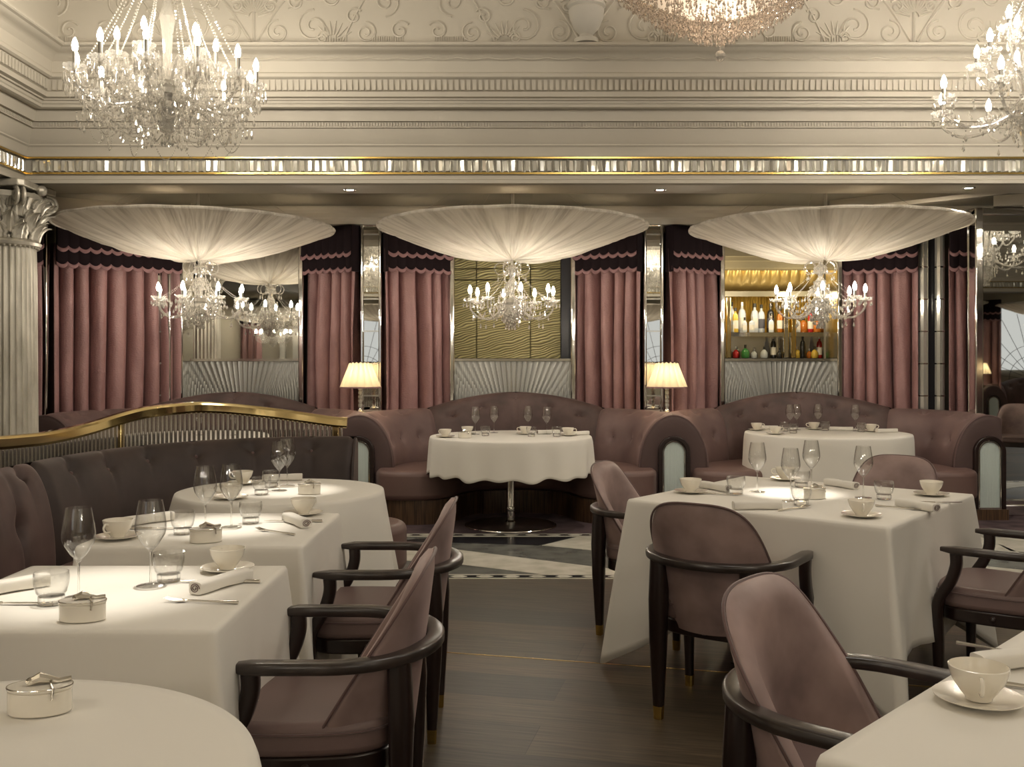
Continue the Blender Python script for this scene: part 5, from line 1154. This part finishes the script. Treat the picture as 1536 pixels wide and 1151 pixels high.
# ================================================================ LIGHT
def spot(name, loc, tgt, W, size, blend=.6, col=(1, .93, .82), rad=.03):
    L = bpy.data.lights.new(name, 'SPOT'); L.energy = W; L.spot_size = radians(size); L.spot_blend = blend; L.color = col; L.shadow_soft_size = rad
    o = bpy.data.objects.new(name, L); COL.objects.link(o); o.location = loc; o.rotation_euler = (Vector(tgt)-Vector(loc)).to_track_quat('-Z', 'Y').to_euler(); return o
for n, p, w, sz in (('spotlight_first', (T1[0]-.05, T1[1]+.03), SP*.8, 13), ('spotlight_second', (T2[0]+.0, T2[1]+.05), SP*.9, 11), ('spotlight_third', (T3[0]+.03, T3[1]+.0), SP*.9, 10), ('spotlight_big', (T4[0]-.02, T4[1]+.12), SP*1.2, 9)):
    spot(n, (p[0]+.1, p[1]+.2, 4.2), (p[0], p[1], ZT), w, sz, .9)
for X, nm in ((-1.9, 'spotlight_wall_one'), (-.9, 'spotlight_wall_two'), (.9, 'spotlight_wall_three'), (1.9, 'spotlight_wall_four'), (3.6, 'spotlight_wall_five'), (-3.6, 'spotlight_wall_six')):
    spot(nm, (X, 8.55, 2.78), (X, 9.45, .2), SW, 75, .8, (1, .84, .66))
for X, nm in ((.02, 'spotlight_booth_middle'), (2.72, 'spotlight_booth_right'), (-2.66, 'spotlight_booth_left')):
    spot(nm, (X, 7.45, 2.66), (X, 8.1, .5), SB, 95, .8, (1, .86, .68))
# bar lights
for X in (2.4, 3.3):
    L = bpy.data.lights.new('bar_light', 'POINT'); L.energy = 6; L.color = (1, .80, .45); L.shadow_soft_size = .1; l = bpy.data.objects.new('bar_light', L); COL.objects.link(l); l.location = (X, 11.0, 2.1)
L = bpy.data.lights.new('bar_shelf_light', 'AREA'); L.shape = 'RECTANGLE'; L.size = 1.6; L.size_y = .1; L.energy = 3.5; L.color = (1, .88, .7); l = bpy.data.objects.new('bar_shelf_light', L); COL.objects.link(l); l.location = (2.8, 11.35, 2.12); l.rotation_euler = (radians(-15), 0, 0)
# unseen soft fill points added under the coffer to brighten the room
for X, Y, w in ((1.0, 3.0, RM), (4.5, 2.5, RM)):
    L = bpy.data.lights.new('room_fill', 'POINT'); L.energy = w; L.color = (1, .95, .88); L.shadow_soft_size = .4; l = bpy.data.objects.new('room_fill', L); COL.objects.link(l); l.location = (X, Y, 3.7)
wd = bpy.data.worlds.new('world'); sc.world = wd; wd.use_nodes = True; wd.node_tree.nodes['Background'].inputs[0].default_value = (.9, .8, .65, 1); wd.node_tree.nodes['Background'].inputs[1].default_value = .02

# ================================================================ CAMERA
cam = bpy.data.cameras.new('camera'); co = bpy.data.objects.new('camera', cam); COL.objects.link(co); sc.camera = co
co.location = (0, 0, H); co.rotation_euler = (radians(90), 0, 0); cam.sensor_width = 36; cam.sensor_fit = 'HORIZONTAL'; cam.lens = F/1536*36; cam.shift_y = (VY-575.5)/1536; cam.clip_start = .05
sc.view_settings.view_transform = 'Standard'; sc.view_settings.look = 'None'; sc.view_settings.gamma = 1; sc.view_settings.use_curve_mapping = False; sc.view_settings.exposure = EXPO
sc.cycles.use_denoising = True; sc.cycles.max_bounces = 10; sc.cycles.transmission_bounces = 10; sc.cycles.transparent_max_bounces = 24; sc.cycles.glossy_bounces = 5; sc.cycles.diffuse_bounces = 4
sc.cycles.sample_clamp_indirect = 4; sc.cycles.sample_clamp_direct = 0; sc.cycles.caustics_reflective = False; sc.cycles.caustics_refractive = False; sc.cycles.blur_glossy = .5
